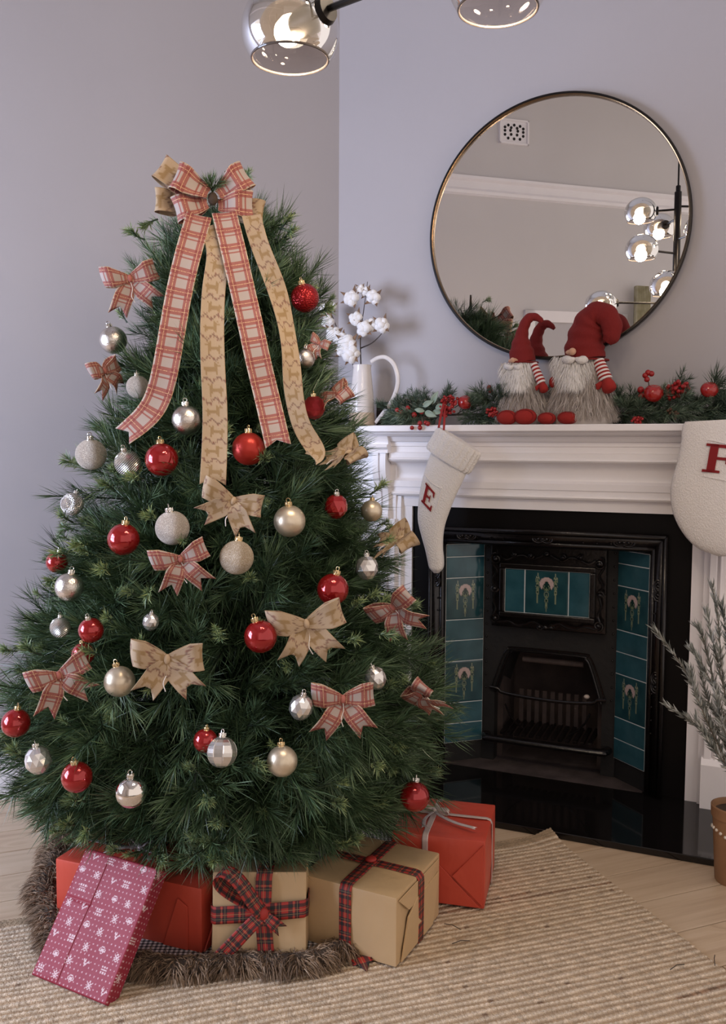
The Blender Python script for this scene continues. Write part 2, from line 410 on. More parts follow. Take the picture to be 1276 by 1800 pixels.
# mirror plane: found from where the lamp stem stands in the glass
MIR_C = ML(-.002, -.072, 1.897)
STEM = np.array([.16, 1.30, 0.]); TIER_Z = 1.93
_tilt = math.radians(-.9)      # the glass leans forward a little from its hook
MIR_N = EN * math.cos(_tilt) + EZ * math.sin(_tilt)
def mirror_ray(px, py):
    d = ray(px, py); H = CAM + d * (MIR_N @ (MIR_C - CAM)) / (MIR_N @ d); return H, d - 2 * (d @ MIR_N) * MIR_N
def mirror_at_z(px, py, z):
    H, r = mirror_ray(px, py); return H + r * (z - H[2]) / r[2]
RAIL_Z = 3.08
W1 = mirror_at_z(803, 309, RAIL_Z); W2 = mirror_at_z(1200, 347, RAIL_Z); W1[2] = W2[2] = 0
WX = (W2 - W1) / np.linalg.norm(W2 - W1); WN = np.array([-WX[1], WX[0], 0])
if WN @ (CORNER - W1) < 0: WN = -WN
print('back wall', W1, W2, 'dir', WX)
def mirror_on_back(px, py):
    H, r = mirror_ray(px, py); return H + r * (WN @ (W1 - H)) / (WN @ r)
# meeting of left wall and back wall
_t = (WN @ (W1 - CORNER)) / (WN @ -LX); C2 = CORNER - LX * _t
print('left wall length', _t, C2, 'camera to back wall', WN @ (CAM - W1))
win_t0, win_t1, win_z0, win_z1 = .22, 1.50, .45, 2.15
mb, dL, LL = wall_mesh('wall_left', CORNER, C2, 0, CEIL, LNRM)
struct(mb.build('wall_left', m_wall, smooth=False))
cR = ML(1.9, WALL_N, 0)
mb, _, _ = wall_mesh('wall_right', CORNER, cR, 0, CEIL, EN, hole=(np.linalg.norm((ML(-.47, WALL_N, 0) - CORNER)), np.linalg.norm((ML(.47, WALL_N, 0) - CORNER)), 0, .94))
struct(mb.build('wall_right', m_wall, smooth=False))
C3 = C2 + WX * (4.9 if WX @ (W2 - C2) > 0 else -4.9)
WDIR = (C3 - C2) / np.linalg.norm(C3 - C2)
mb, _, _ = wall_mesh('wall_back', C2, C3, 0, CEIL, WN, hole=(win_t0, win_t1, win_z0, win_z1))
struct(mb.build('wall_back', m_wall_back, smooth=False))
ext = [CORNER, C2, C3, np.array([1.9, -2.5, 0]), np.array([2.6, 0.8, 0]), cR]
mb = MB(); mb.prism([(p[0], p[1]) for p in ext], 2, CEIL, CEIL + .1); struct(mb.build('ceiling', m_ceil, smooth=False))
# window in the back wall, outside the frame on the left
wr = thing('window', '', ''); [wr.__delitem__(k) for k in ('label', 'category')]; wr.name = 'window_1'; struct(wr)
wr.location = tuple(C2); wr.rotation_euler = (0, 0, math.atan2(WDIR[1], WDIR[0]))
fm = MB()
sgn = 1 if np.dot(np.array([-WDIR[1], WDIR[0], 0]), WN) > 0 else -1     # local y toward the room
a, b, c, d_ = win_t0, win_t1, win_z0, win_z1
for x0, x1, z0, z1 in ((a, a + .05, c, d_), (b - .05, b, c, d_), (a, b, c, c + .05), (a, b, d_ - .05, d_), (a, b, (c + d_) / 2 - .025, (c + d_) / 2 + .025)):
    fm.box(x0, x1, -.09 * sgn, -.04 * sgn, z0, z1)
fm.build('window_frame', m_white, wr, smooth=False)
MB().box(a - .06, b + .06, -.02 * sgn, .05 * sgn, c - .03, c).build('window_sill', m_white, wr, smooth=False)
m_pane = nmat('window_pane', lambda t: (t.N.remove(t.b), t.L.new(t.node('ShaderNodeBsdfTransparent').outputs[0], t.N['Material Output'].inputs[0])))
MB().box(a + .05, b - .05, -.066 * sgn, -.062 * sgn, c + .05, d_ - .05).build('pane', m_pane, wr, smooth=False)
# daylight outside the window
al = bpy.data.lights.new('window_daylight', 'AREA'); al.shape = 'RECTANGLE'; al.size = b - a; al.size_y = d_ - c; al.energy = WINDOW_WATTS; al.color = (.64, .74, 1.0)
lo = bpy.data.objects.new('window_daylight', al); COL.objects.link(lo)
lp = C2 + WDIR * (a + b) / 2 - WN * .16 + EZ * (c + d_) / 2
lo.location = tuple(lp); lo.rotation_euler = Vector(tuple(WN)).to_track_quat('-Z', 'Z').to_euler()

# floor: sub-floor slab and single boards
fs = MB(); fs.prism([(p[0], p[1]) for p in ext], 2, -.06, -.0225); fl = struct(fs.build('floor', mat('floor_gap', (.03, .02, .015), .9), smooth=False))
BW = .147
brot = math.atan2(BX[1], BX[0])
board_meshes = []
for L in (1.6, 2.1, 2.6, 3.2):
    m_ = MB().box(0, L - .003, -BW / 2 + .0015, BW / 2 - .0015, -.022, 0)
    o = m_.build('floor_board', m_wood, fl, smooth=False, bevel=.0012); board_meshes.append((L, o))
first = {L: True for L, _ in board_meshes}
for k in range(-10, 16):
    perp = -1.774 + BW * (k + .5)
    xs = -1.9 + (k * .73) % 1.4
    # stay inside the walls
    x = -2.6 + ((k * 7919) % 13) * .09
    while x < 2.4:
        L, src = board_meshes[rnd.randrange(4)]
        P = BX * (x + L / 2) + BN * perp; E1 = BX * x + BN * perp; E2 = BX * (x + L) + BN * perp
        x0 = x; x += L
        # clip to room: skip boards wholly outside
        if all(((q - L0) @ LNRM) < .02 or ((q - FO) @ EN) < -.12 for q in (E1, P, E2)): continue
        tin = [t for t in np.linspace(0, L, 81) if ((BX * (x0 + t) + BN * perp - L0) @ LNRM) > -.13 and ((BX * (x0 + t) + BN * perp - FO) @ EN) > -.08 and ((BX * (x0 + t) + BN * perp - W1) @ WN) > -.1]
        if len(tin) < 4: continue
        t0, t1 = tin[0], tin[-1]
        if t1 - t0 < L - .03:
            o = MB().box(0, t1 - t0, -BW / 2 + .0015, BW / 2 - .0015, -.022, 0).build('floor_board', m_wood, fl, smooth=False, bevel=.0012)
        elif first[L]: o = src; first[L] = False
        else: o = src.copy(); COL.objects.link(o); o.parent = fl
        o.location = tuple(BX * (x0 + t0) + BN * perp); o.rotation_euler = (0, 0, brot)
for L, o in board_meshes:
    if first[L]: bpy.data.objects.remove(o)
# baseboard on left wall (profile with two steps)
bb = MB(); prof = [(0, 0), (.028, 0), (.028, .02), (.022, .035), (.022, .115), (.018, .13), (.014, .14), (.014, .165), (.006, .18), (0, .18)]
Pa = CORNER + EZ * 0; n = len(prof); vs = []
for Q in (CORNER, C2): vs += [Q + LNRM * p + EZ * z for p, z in prof]
bb.add(vs, [(i, (i + 1) % n, n + (i + 1) % n, n + i) for i in range(n)]); bo = struct(bb.build('baseboard_left', m_white, angle=30))
# picture rail on the back wall, vent and door, all seen in the mirror
tr = MB(); prof = [(0, 0), (.03, .01), (.035, .03), (.02, .05), (.02, .10), (.045, .115), (.045, .135), (0, .135)]; n = len(prof); vs = []
for Q in (C2, C3): vs += [Q + WN * p + EZ * (RAIL_Z - .135 + z) for p, z in prof]
tr.add(vs, [(i, (i + 1) % n, n + (i + 1) % n, n + i) for i in range(n)]); struct(tr.build('trim_1', m_white, angle=30))
wrot = math.atan2(WX[1], WX[0])
def back_local(px, py):
    P = mirror_on_back(px, py); return (P - W1) @ WX, P[2]
va, vb_ = back_local(876, 252), back_local(928, 214)
vt0, vt1 = sorted((va[0], vb_[0])); vz0, vz1 = sorted((va[1], vb_[1]))
print('vent', vt0, vt1, vz0, vz1)
wl_y = np.array([-WX[1], WX[0], 0]) @ WN      # local +y toward room if 1
vent = thing('air_vent', 'white pierced plaster air vent high on the wall in the mirror', 'vent', W1 + WX * (vt0 + vt1) / 2 + EZ * (vz0 + vz1) / 2, wrot)
vw, vh = (vt1 - vt0) / 2, (vz1 - vz0) / 2; s_ = 1 if wl_y > 0 else -1
pl = MB().box(-vw, vw, min(0, s_ * .012), max(0, s_ * .012), -vh, vh)
fr = pl.build('plate', m_white, vent, smooth=False)
rim = MB()
for x0, x1, z0, z1 in ((-vw, vw, vh - vh * .16, vh), (-vw, vw, -vh, -vh * .84), (-vw, -vw * .87, -vh, vh), (vw * .87, vw, -vh, vh)): rim.box(x0, x1, min(s_ * .012, s_ * .024), max(s_ * .012, s_ * .024), z0, z1)
rim.build('rim', m_white, vent, smooth=False, bevel=.003)
dk = MB(); mh = mat('vent_hole', (.015, .013, .013), .9)
for gx, gz in ([(-.62, y) for y in (-.3, .05, .35)] + [(.62, y) for y in (-.3, .05, .35)] + [(-.4, .55), (-.4, -.6), (.4, .55), (.4, -.6), (-.25, .1), (.25, .1), (-.2, .35), (.2, .35), (-.2, -.25), (.2, -.25), (0, .6), (0, -.62)]):
    dk.lathe([(0, 0), (vw * .085, 0), (vw * .085, .003), (0, .003)], 10, (gx * vw, s_ * .0125, gz * vh * .9), (0, s_, 0))
dk.build('holes', mh, vent)
dl, dr_ = back_local(920, 545), back_local(1100, 548)
d0, d1 = sorted((dl[0], dr_[0])); dz = dl[1]
print('door', d0, d1, dz)
dd = thing('door', '', '', W1, wrot); [dd.__delitem__(k) for k in ('label', 'category')]; dd.name = 'door_1'; struct(dd)
ar = MB(); aw = .09
for x0, x1, z0, z1 in ((d0, d0 + aw, 0, dz), (d1 - aw, d1, 0, dz), (d0, d1, dz - aw, dz)): ar.box(x0, x1, min(0, s_ * .03), max(0, s_ * .03), z0, z1)
ar.build('architrave', m_white, dd, smooth=False, bevel=.004)
MB().box(d0 + aw, d1 - aw, min(0, s_ * .012), max(0, s_ * .012), 0, dz - aw).build('door_leaf', m_door, dd, smooth=False)
# curtain seen below the lamp in the mirror
cu = back_local(1128, 520); cb = back_local(1104, 520); c0_, c1_ = sorted((cu[0], cb[0]))
ct = cu[1] + .06
cm_ = MB(); nn = 60; vs = []; fs_ = []
for i in range(nn + 1):
    x = c0_ + (c1_ - c0_) * i / nn; y = s_ * (.09 + .03 * math.sin(i * .9))
    vs += [(x, y, .02), (x, y, ct)]
for i in range(nn): fs_.append((2 * i, 2 * i + 2, 2 * i + 3, 2 * i + 1))
cm_.add(vs, fs_); curtain = cm_.build('curtain', m_curtain); curtain.location = tuple(W1); curtain.rotation_euler = (0, 0, wrot)
so = curtain.modifiers.new('s', 'SOLIDIFY'); so.thickness = .004
tag(curtain, 'olive beige folded curtain beside the doorway, seen only in the mirror', 'curtain')

# ================================================================== FIREPLACE
def FLy(n): return -n          # local y points into the wall
HZ = .02
hearth = mantel_thing('hearth_slab', 'low polished black stone hearth slab before the fireplace', 'hearth')
MB().box(-.86, .86, -.42, .10, .0, HZ).build('slab', m_hearth, hearth, smooth=False, bevel=.002)
MB().box(-.34, .34, .0, .34, HZ, HZ + .002).build('back_hearth', m_dust, hearth, smooth=False)

mant = mantel_thing('fireplace_mantel', 'white painted wooden mantelpiece with moulded frieze around the black fireplace', 'mantelpiece')
def run(name, prof, u0, u1, m=m_white, parent=mant, angle=28):
    """profile of (n, z) swept along u"""
    mb = MB(); n = len(prof); vs = [(u, -p, z) for u in (u0, u1) for p, z in prof]
    mb.add(vs, [tuple(range(n)), tuple(range(n, 2 * n))[::-1]] + [(i, n + i, n + (i + 1) % n, (i + 1) % n) for i in range(n)])
    bm = bmesh.new(); o = mb.build(name, m, parent, angle=angle); bm.from_mesh(o.data); bmesh.ops.recalc_face_normals(bm, faces=bm.faces); bm.to_mesh(o.data); bm.free(); return o
run('shelf', [(-.098, 1.194), (.085, 1.194), (.09, 1.198), (.10, 1.2005), (.105, 1.206), (.112, 1.2085), (.12, 1.2105), (.12, 1.228), (.117, 1.231), (-.098, 1.231)], -.775, .775)
cove = [(.05 - .032 * math.sin(t) , 1.104 - .052 * (1 - math.cos(t))) for t in np.linspace(0, PI / 2, 7)]
fr_prof = [(-.098, 1.1935), (.075, 1.1935), (.07, 1.186), (.062, 1.176), (.052, 1.174), (.052, 1.160), (.048, 1.158), (.048, 1.139), (.058, 1.137), (.058, 1.1205), (.062, 1.118), (.064, 1.113), (.060, 1.108), (.052, 1.106)] + cove + \
    [(.020, 1.046), (.030, 1.0395), (.034, 1.037), (.034, 1.0155), (.030, 1.0145), (.030, .999), (.034, .997), (.036, .991), (.032, .985), (.014, .983), (.012, .946), (-.098, .946)]
run('frieze', fr_prof, -.545, .545)
for s in (-1, 1):
    def uu(a, b): return (a * s, b * s) if s > 0 else (b * s, a * s)
    run('inner_stile', [(-.098, HZ), (.010, HZ), (.010, .946), (-.098, .946)], *uu(.473, .510))
    run('stile_moulding', [(-.098, HZ), (.022, HZ), (.026, HZ + .01), (.026, .94), (.022, .982), (-.098, .982)], *uu(.510, .527))
    # pilaster with sunk panel
    pil = MB()
    a, b = uu(.527, .705)
    pil.box(a, b, -.030, .098, HZ, 1.137)
    for x0, x1 in ((a, a + .022), (b - .022, b), (a + .030, a + .036), (b - .036, b - .030)): pil.box(x0, x1, -.042, -.029, .175, .90)
    pil.build('pilaster', m_white, mant, smooth=False, bevel=.002)
    run('plinth_block', [(-.098, HZ), (.056, HZ), (.056, .160), (.050, .168), (.038, .180), (.030, .180), (-.098, .180)], *uu(.520, .716))
    run('capital', [(-.098, 1.1935), (.090, 1.1935), (.085, 1.186), (.080, 1.176), (.080, 1.166), (.090, 1.163), (.093, 1.155), (.086, 1.149), (.080, 1.146), (.084, 1.141), (.084, 1.135), (-.098, 1.135)], *uu(.540, .722))
    cb = spline([(.078, 1.135), (.080, 1.10), (.076, 1.06), (.060, 1.02), (.048, .985), (.046, .95), (.052, .92), (.050, .90), (.030, .890)], 22)
    for p, q in ((.550, .572), (.578, .600)):
        run('corbel', [(.0, .890)] + [tuple(x) for x in cb[::-1]] + [(0, 1.135)], *uu(p, q), angle=50)
    run('corbel', [(.0, .895)] + [(x[0] - .009, x[1]) for x in cb[::-1]] + [(0, 1.135)], *uu(.571, .579), angle=50)

ins = mantel_thing('fireplace_insert', 'black cast iron fireplace insert with teal tile cheeks and grate', 'fireplace')
MB().box(-.4725, -.398, 0, .03, HZ, .9455).build('slip_panel', m_black, ins, smooth=False)
MB().box(.398, .4725, 0, .03, HZ, .9455).build('slip_panel', m_black, ins, smooth=False)
MB().box(-.398, .398, 0, .03, .876, .9455).build('slip_panel', m_black, ins, smooth=False)
# cast frame: sloping, mitred at the corners
def frame_piece(A, B, inA, inB):
    """outer edge A-B, inner edge inA-inB in (u,z); outer raised"""
    mb = MB(); vs = []
    for (o, i) in ((A, inA), (B, inB)):
        for f, n in ((0, 0), (0, .030), (.10, .036), (.22, .028), (.30, .030), (.72, .014), (.80, .019), (.93, .017), (1, -.005)):
            vs.append((o[0] + (i[0] - o[0]) * f, -n, o[1] + (i[1] - o[1]) * f))
    k = 9; mb.add(vs, [(i, i + 1, k + i + 1, k + i) for i in range(k - 1)]); o = mb.build('outer_frame', m_iron, ins, angle=30)
    sm = o.modifiers.new('s', 'SOLIDIFY'); sm.thickness = -.004; return o
frame_piece((-.398, .876), (.398, .876), (-.348, .822), (.348, .822))
frame_piece((-.398, HZ), (-.398, .876), (-.348, HZ), (-.348, .822))
frame_piece((.398, .876), (.398, HZ), (.348, .822), (.348, HZ))
def scroll(mb, u, z, n, r, turns=1.4, a0=0., hand=1, tr=.0035, lead=None):
    pts = []
    for t in np.linspace(0, 1, 22):
        rr = r * (1 - .78 * t); an = a0 + hand * 2 * PI * turns * t
        pts.append((u + rr * math.cos(an), -n, z + rr * math.sin(an)))
    if lead: pts = [(p[0], -n, p[1]) for p in lead] + pts
    mb.tube(pts, [tr * (1 - .35 * i / len(pts)) for i in range(len(pts))], 6); mb.sphere((u, -n - .001, z), tr * 1.6, 8, 6)
def rosette(u, z, n, vert=False):
    mb = MB(); dx, dz = (.0, .026) if vert else (.026, .0)
    for k in (-1, 1):
        for rr in (.017, .0095):
            mb.tube([(u + k * dx * .55 + rr * math.cos(t) * (.8 if vert else 1.15), -n, z + k * dz * .55 + rr * math.sin(t) * (1.15 if vert else .8)) for t in np.linspace(0, 2 * PI, 19)], .0028, 6, cap=False)
        mb.sphere((u + k * dx * .55, -n - .002, z + k * dz * .55), .0055, 8, 6)
    mb.sphere((u, -n - .002, z), .005, 8, 6)
    mb.build('rosette', m_iron, ins)
for u in (-.265, 0, .265): rosette(u, .850, .026)
for z in (.70, .40): rosette(-.374, z, .026, True); rosette(.374, z, .026, True)
st = MB()
for u in np.linspace(-.36, .36, 17): st.sphere((u, -.027, .861 - .018 * (int(round(u * 50)) % 2)), .0035, 6, 5)
for z in np.linspace(.1, .8, 17):
    for s in (-1, 1): st.sphere((s * (.38 - .016 * (int(round(z * 40)) % 2)), -.026, z), .0035, 6, 5)
st.build('studs', m_iron, ins)['kind'] = 'stuff'
# backing plates
cheek = .11; dep = .10
for s in (-1, 1):
    mb = MB(); mb.add([(s * .348, .004, HZ), (s * .236, dep + .004, HZ), (s * .236, dep + .004, .83), (s * .348, .004, .83), (s * .348, .03, HZ), (s * .250, dep + .03, HZ), (s * .250, dep + .03, .83), (s * .348, .03, .83)],
           [(0, 1, 2, 3), (7, 6, 5, 4), (0, 4, 5, 1), (3, 2, 6, 7), (0, 3, 7, 4), (1, 5, 6, 2)]); mb.build('cheek_plate', m_soot, ins, smooth=False)
# tiles, from the top down
FLOWER_YEL, FLOWER_PINK, FLOWER_DK = (.21, .24, .15), (.50, .38, .36), (.008, .030, .026)
def flower_col(x, y, base):
    """hanging art nouveau flower; x in -.5...5, y in 0..1 from the top of a square tile"""
    c = base; d = math.hypot(x, (y - .30) * 1.05)
    if d < .165 and not (abs(x) < (y - .24) * .62 and y > .24): c = FLOWER_PINK if abs(math.sin(math.atan2(y - .3, x) * 9)) > .18 else (.36, .24, .22)
    elif d < .165: c = FLOWER_DK
    if .24 < y < .36 and abs(abs(x) - (y - .24) * .62) < .022: c = FLOWER_DK
    for cx, y0, y1, wd in ((0, .33, .93, .075), (-.21, .16, .74, .055), (.21, .14, .74, .055)):
        if y0 < y < y1:
            k = (y - y0) / (y1 - y0); ww = wd * (1 - k) * (.62 + .5 * abs(math.sin(k * 13)))
            if abs(abs(x - cx) - ww * .85) < .007: c = FLOWER_YEL
            elif abs(x - cx) < ww * .5 and int(k * 15) % 2 == 0: c = FLOWER_DK if int(k * 15) % 4 == 0 else (.16, .20, .11)
            elif abs(x - cx) < .009: c = FLOWER_YEL
    for cx in (-.21, .21):
        dd = math.hypot(x - cx, (y - .15) * 1.3)
        if .022 < dd < .036: c = (.36, .38, .26)
        if abs(x - cx) < .008 and .06 < y < .13: c = (.36, .38, .26)
    return c
def tile(O, U, V, w_, h_, n_vec, pic=False, parent=ins, seed=0):
    """O top-left corner (local), U right unit, V down unit; glazed tile with thickness"""
    O, U, V, n_vec = map(np.array, (O, U, V, n_vec)); g = .0016; t = .006
    if not pic:
        mb = MB(); c = []
        for lift, e in ((0, g), (t * .8, g), (t, g + .0015)):
            for a, b in ((e, e), (w_ - e, e), (w_ - e, h_ - e), (e, h_ - e)): c.append(O + U * a + V * b + n_vec * lift)
        f = [(8, 9, 10, 11)]
        for l in (0, 4): f += [(l + i, l + (i + 1) % 4, l + 4 + (i + 1) % 4, l + 4 + i) for i in range(4)]
        mb.add(c, f); return mb.build('tile', m_tealA, parent, smooth=False)
    N = 64; H = int(N * h_ / w_); vs = []; cs = []; f = []
    for j in range(H + 1):
        for i in range(N + 1):
            a = g + (w_ - 2 * g) * i / N; b = g + (h_ - 2 * g) * j / H; e = 0 if 0 < i < N and 0 < j < H else .0015
            vs.append(O + U * a + V * b + n_vec * (t - e))
            mott = .5 + .5 * math.sin(a * 90 + seed) * math.sin(b * 70 + 2 * seed); gl = .65 + .5 * (j / H)
            base = (.012 + .008 * mott, (.048 + .022 * mott), .060 + .022 * mott)
            cs.append(flower_col(i / N - .5, j / H * .98, base))
    f = [(j * (N + 1) + i, j * (N + 1) + i + 1, (j + 1) * (N + 1) + i + 1, (j + 1) * (N + 1) + i) for j in range(H) for i in range(N)]
    mb = MB(); mb.add(vs, f); mb.col = cs; o = mb.build('flower_tile', m_tileprint, parent); o['label'] = 'teal tile with a hanging pink and yellow flower'; return o
rows = [(.046, 0), (.0755, 0), (.151, 1), (.0755, 0), (.0755, 0), (.151, 1), (.0755, 0), (.070, 0)]
Wt = math.hypot(cheek + .002, dep)
for s in (-1, 1):
    z = .813
    for i, (h, pic) in enumerate(rows):
        if s < 0: O = (-.348, 0, z); U = np.array([.112, dep, 0]) / Wt; nn_ = np.array([dep, -.112, 0]) / Wt
        else: O = (.236, dep, z); U = np.array([.112, -dep, 0]) / Wt; nn_ = np.array([-dep, -.112, 0]) / Wt
        tile(O, U, (0, 0, -1.), Wt, h, nn_, pic, seed=i + s); z -= h
    gm = MB()
    if s < 0: A_, B_ = (-.3475, 0), (-.2365, dep)
    else: A_, B_ = (.2365, dep), (.3475, 0)
    k = .004
    nn_ = np.array([-s * dep, -.112]) / Wt
    gm.add([(A_[0] + nn_[0] * k, A_[1] + nn_[1] * k, z), (B_[0] + nn_[0] * k, B_[1] + nn_[1] * k, z), (B_[0] + nn_[0] * k, B_[1] + nn_[1] * k, .813), (A_[0] + nn_[0] * k, A_[1] + nn_[1] * k, .813)], [(0, 1, 2, 3)])
    gm.build('grout', m_grout, ins, smooth=False)
# centre plate round the fire opening
OPEN = [(-.190, .275), (-.175, .325), (-.150, .400), (-.135, .425), (-.110, .434), (.110, .434), (.135, .425), (.150, .400), (.175, .325), (.190, .275)]
mb = MB(); D0 = dep
outer = [(-.2365, .275), (-.2365, .345), (-.2365, .42), (-.2365, .52), (-.12, .52), (.12, .52), (.2365, .52), (.2365, .42), (.2365, .345), (.2365, .275)]
vs = [(u, D0, z) for u, z in OPEN] + [(u, D0, z) for u, z in outer]; k = len(OPEN)
mb.add(vs, [(i, i + 1, k + i + 1, k + i) for i in range(k - 1)])
vs = [(u, D0, z) for u, z in OPEN] + [(u * .93, D0 + .16, z - .015) for u, z in OPEN]; mb.add(vs, [(i, k + i, k + i + 1, i + 1) for i in range(k - 1)])
mb.box(-.2365, .2365, D0, D0 + .03, .52, .835)
mb.box(-.2365, -.190, D0, D0 + .06, HZ, .275); mb.box(.190, .2365, D0, D0 + .06, HZ, .275)
mb.build('centre_plate', m_soot, ins, smooth=False)
am = MB()
am.tube([(u * .985, D0 - .004, z) for u, z in spline(OPEN, 50)], .0055, 8)
am.tube([(u * 1.06, D0 - .002, z + .010) for u, z in spline(OPEN, 50)], .003, 6); am.build('arch_moulding', m_iron, ins)
rv = MB()
for s in (-1, 1):
    for z in np.linspace(.29, .80, 12): rv.sphere((s * .222, D0 - .001, z), .0042, 8, 6)
rv.build('rivets', m_iron, ins)['kind'] = 'stuff'
# firebox
fb = MB(); fb.box(-.19, .19, D0 + .22, D0 + .24, HZ, .44); fb.box(-.21, -.17, D0 + .05, D0 + .24, HZ, .44); fb.box(.17, .21, D0 + .05, D0 + .24, HZ, .44); fb.box(-.20, .20, D0 + .08, D0 + .24, .43, .46)
fb.build('firebox', m_brick, ins, smooth=False)
MB().tube([(-.098, D0 + .045, .395), (.118, D0 + .045, .395)], .011, 10).build('damper_bar', mottled('scorched_iron', (.060, .040, .034), (.10, .07, .06), 30, .7), ins)
MB().sphere((.135, D0 + .02, .288), .008, 10, 8, (1.3, 1, 1)).build('damper_knob', mat('pale_knob', (.55, .46, .40), .5), ins)
# grate: top rail, back bars, floor bars, front lip
rl = spline([(-.205, .294), (-.175, .290), (-.155, .278), (-.06, .270), (.06, .268), (.155, .276), (.175, .288), (.205, .292)], 30)
MB().tube([(p[0], D0 - .012, p[1]) for p in rl], .006, 8).build('grate_rail', m_iron, ins)
for i, u in enumerate(np.linspace(-.115, .115, 9)):
    MB().box(u - .008, u + .008, D0 + .10, D0 + .112, .145, .268).build('grate_bar', m_brick, ins, smooth=False, bevel=.002)
for i, u in enumerate(np.linspace(-.155, .155, 13)):
    mb = MB(); mb.add([(u - .007, D0 - .02, .128), (u + .007, D0 - .02, .128), (u + .013, D0 + .11, .142), (u - .001, D0 + .11, .142), (u - .007, D0 - .02, .138), (u + .007, D0 - .02, .138), (u + .013, D0 + .11, .152), (u - .001, D0 + .11, .152)],
           [(3, 2, 1, 0), (4, 5, 6, 7), (0, 1, 5, 4), (1, 2, 6, 5), (2, 3, 7, 6), (3, 0, 4, 7)]); mb.build('grate_floor_bar', m_iron, ins, smooth=False)
lip = MB(); lp_ = [(-.215, D0 - .005), (-.205, D0 - .035), (-.17, D0 - .045), (.17, D0 - .045), (.205, D0 - .035), (.215, D0 - .005)]
lip.tube([(x, y, .117) for x, y in spline(lp_, 30)], .017, 10, flat=.75, ref=(0, 0, 1)); lip.build('front_lip', m_iron, ins)
wv = MB()
for s in (-1, 1): wv.tube([(s * .15, D0 + .0, .235), (s * .135, D0, .20), (s * .11, D0, .17), (s * .08, D0, .15)], .004, 6)
wv.build('grate_brace', m_iron, ins)
# hood with its framed tile picture
HN = D0 - .035
hood = MB()
hood.add([(-.200, HN - .008, .815), (.200, HN - .008, .815), (.200, HN + .012, .520), (-.200, HN + .012, .520), (-.2, D0, .815), (.2, D0, .815), (.2, D0, .52), (-.2, D0, .52)],
         [(0, 3, 2, 1), (0, 1, 5, 4), (3, 7, 6, 2), (0, 4, 7, 3), (1, 2, 6, 5)])
hood.build('hood', m_iron, ins, smooth=False, bevel=.004)
PF = HN - .004
mb = MB()
for x0, x1, z0, z1 in ((-.166, .166, .733, .752), (-.166, .166, .560, .579), (-.166, -.147, .579, .733), (.147, .166, .579, .733)): mb.box(x0, x1, PF - .013, PF + .012, z0, z1)
mb.build('picture_frame', m_iron, ins, smooth=False, bevel=.004)
for u0, wd, pic in ((-.147, .071, 0), (-.076, .152, 1), (.076, .071, 0)):
    tile((u0, PF, .733), (1., 0, 0), (0, 0, -1.), wd, .154, (0, -1., 0), pic, seed=3)
MB().box(-.147, .147, PF - .004, PF + .001, .579, .733).build('grout', m_grout, ins, smooth=False)
sc = MB(); nn = -(PF - .012)
for s in (-1, 1):
    scroll(sc, s * .178, .765, nn, .020, 1.5, PI / 2, -s, .005)
    scroll(sc, s * .182, .66, nn, .014, 1.3, 0, s, .0045)
    scroll(sc, s * .178, .555, nn, .018, 1.4, -PI / 2, s, .005)
    sc.tube([(s * p[0], -nn, p[1]) for p in spline([(.192, .75), (.176, .72), (.190, .69), (.178, .66), (.186, .62), (.176, .59), (.186, .56)], 26)], .0042, 6)
    sc.tube([(s * p[0], -nn, p[1]) for p in spline([(.165, .775), (.14, .762), (.11, .775), (.08, .780), (.055, .768), (.03, .775), (.012, .785)], 26)], .004, 6)
    sc.tube([(s * p[0], -nn, p[1]) for p in spline([(.170, .540), (.13, .545), (.10, .533), (.07, .540), (.045, .550), (.02, .541), (.0, .530)], 26)], .0045, 6)
    scroll(sc, s * .055, .782, nn, .010, 1.2, 0, s, .0035); scroll(sc, s * .115, .785, nn, .009, 1.2, PI, -s, .0035)
    scroll(sc, s * .020, .536, nn, .012, 1.2, 0, s, .004)
sc.sphere((0, -nn, .79), .009, 10, 8); sc.sphere((0, -nn, .535), .010, 10, 8)
sc.build('scrollwork', m_iron, ins)

# ================================================================== MIRROR
mz = Vector(tuple(MIR_N)); mx_ = Vector((0, 0, 1)).cross(mz).normalized(); my_ = mz.cross(mx_)
mir = thing('round_mirror', 'large round wall mirror with a thin black frame above the mantelpiece', 'mirror')
mir.matrix_world = Matrix(((mx_.x, my_.x, mz.x, MIR_C[0]), (mx_.y, my_.y, mz.y, MIR_C[1]), (mx_.z, my_.z, mz.z, MIR_C[2]), (0, 0, 0, 1)))
MR = .438
MB().lathe([(0, -.004), (MR - .004, -.004), (MR - .004, 0), (0, 0)], 96).build('glass', m_mirror, mir, smooth=False)
MB().lathe([(MR - .006, -.018), (MR + .001, -.018), (MR + .002, -.010), (MR + .002, .010), (MR, .013), (MR - .006, .013), (MR - .006, -.018)], 128, closed=False).build('frame', m_metal_black, mir, angle=30)
MB().lathe([(MR - .0065, -.001), (MR - .0065, .012), (MR - .009, .011), (MR - .010, -.001)], 128, closed=False).build('inner_rim', m_brass, mir, angle=30)

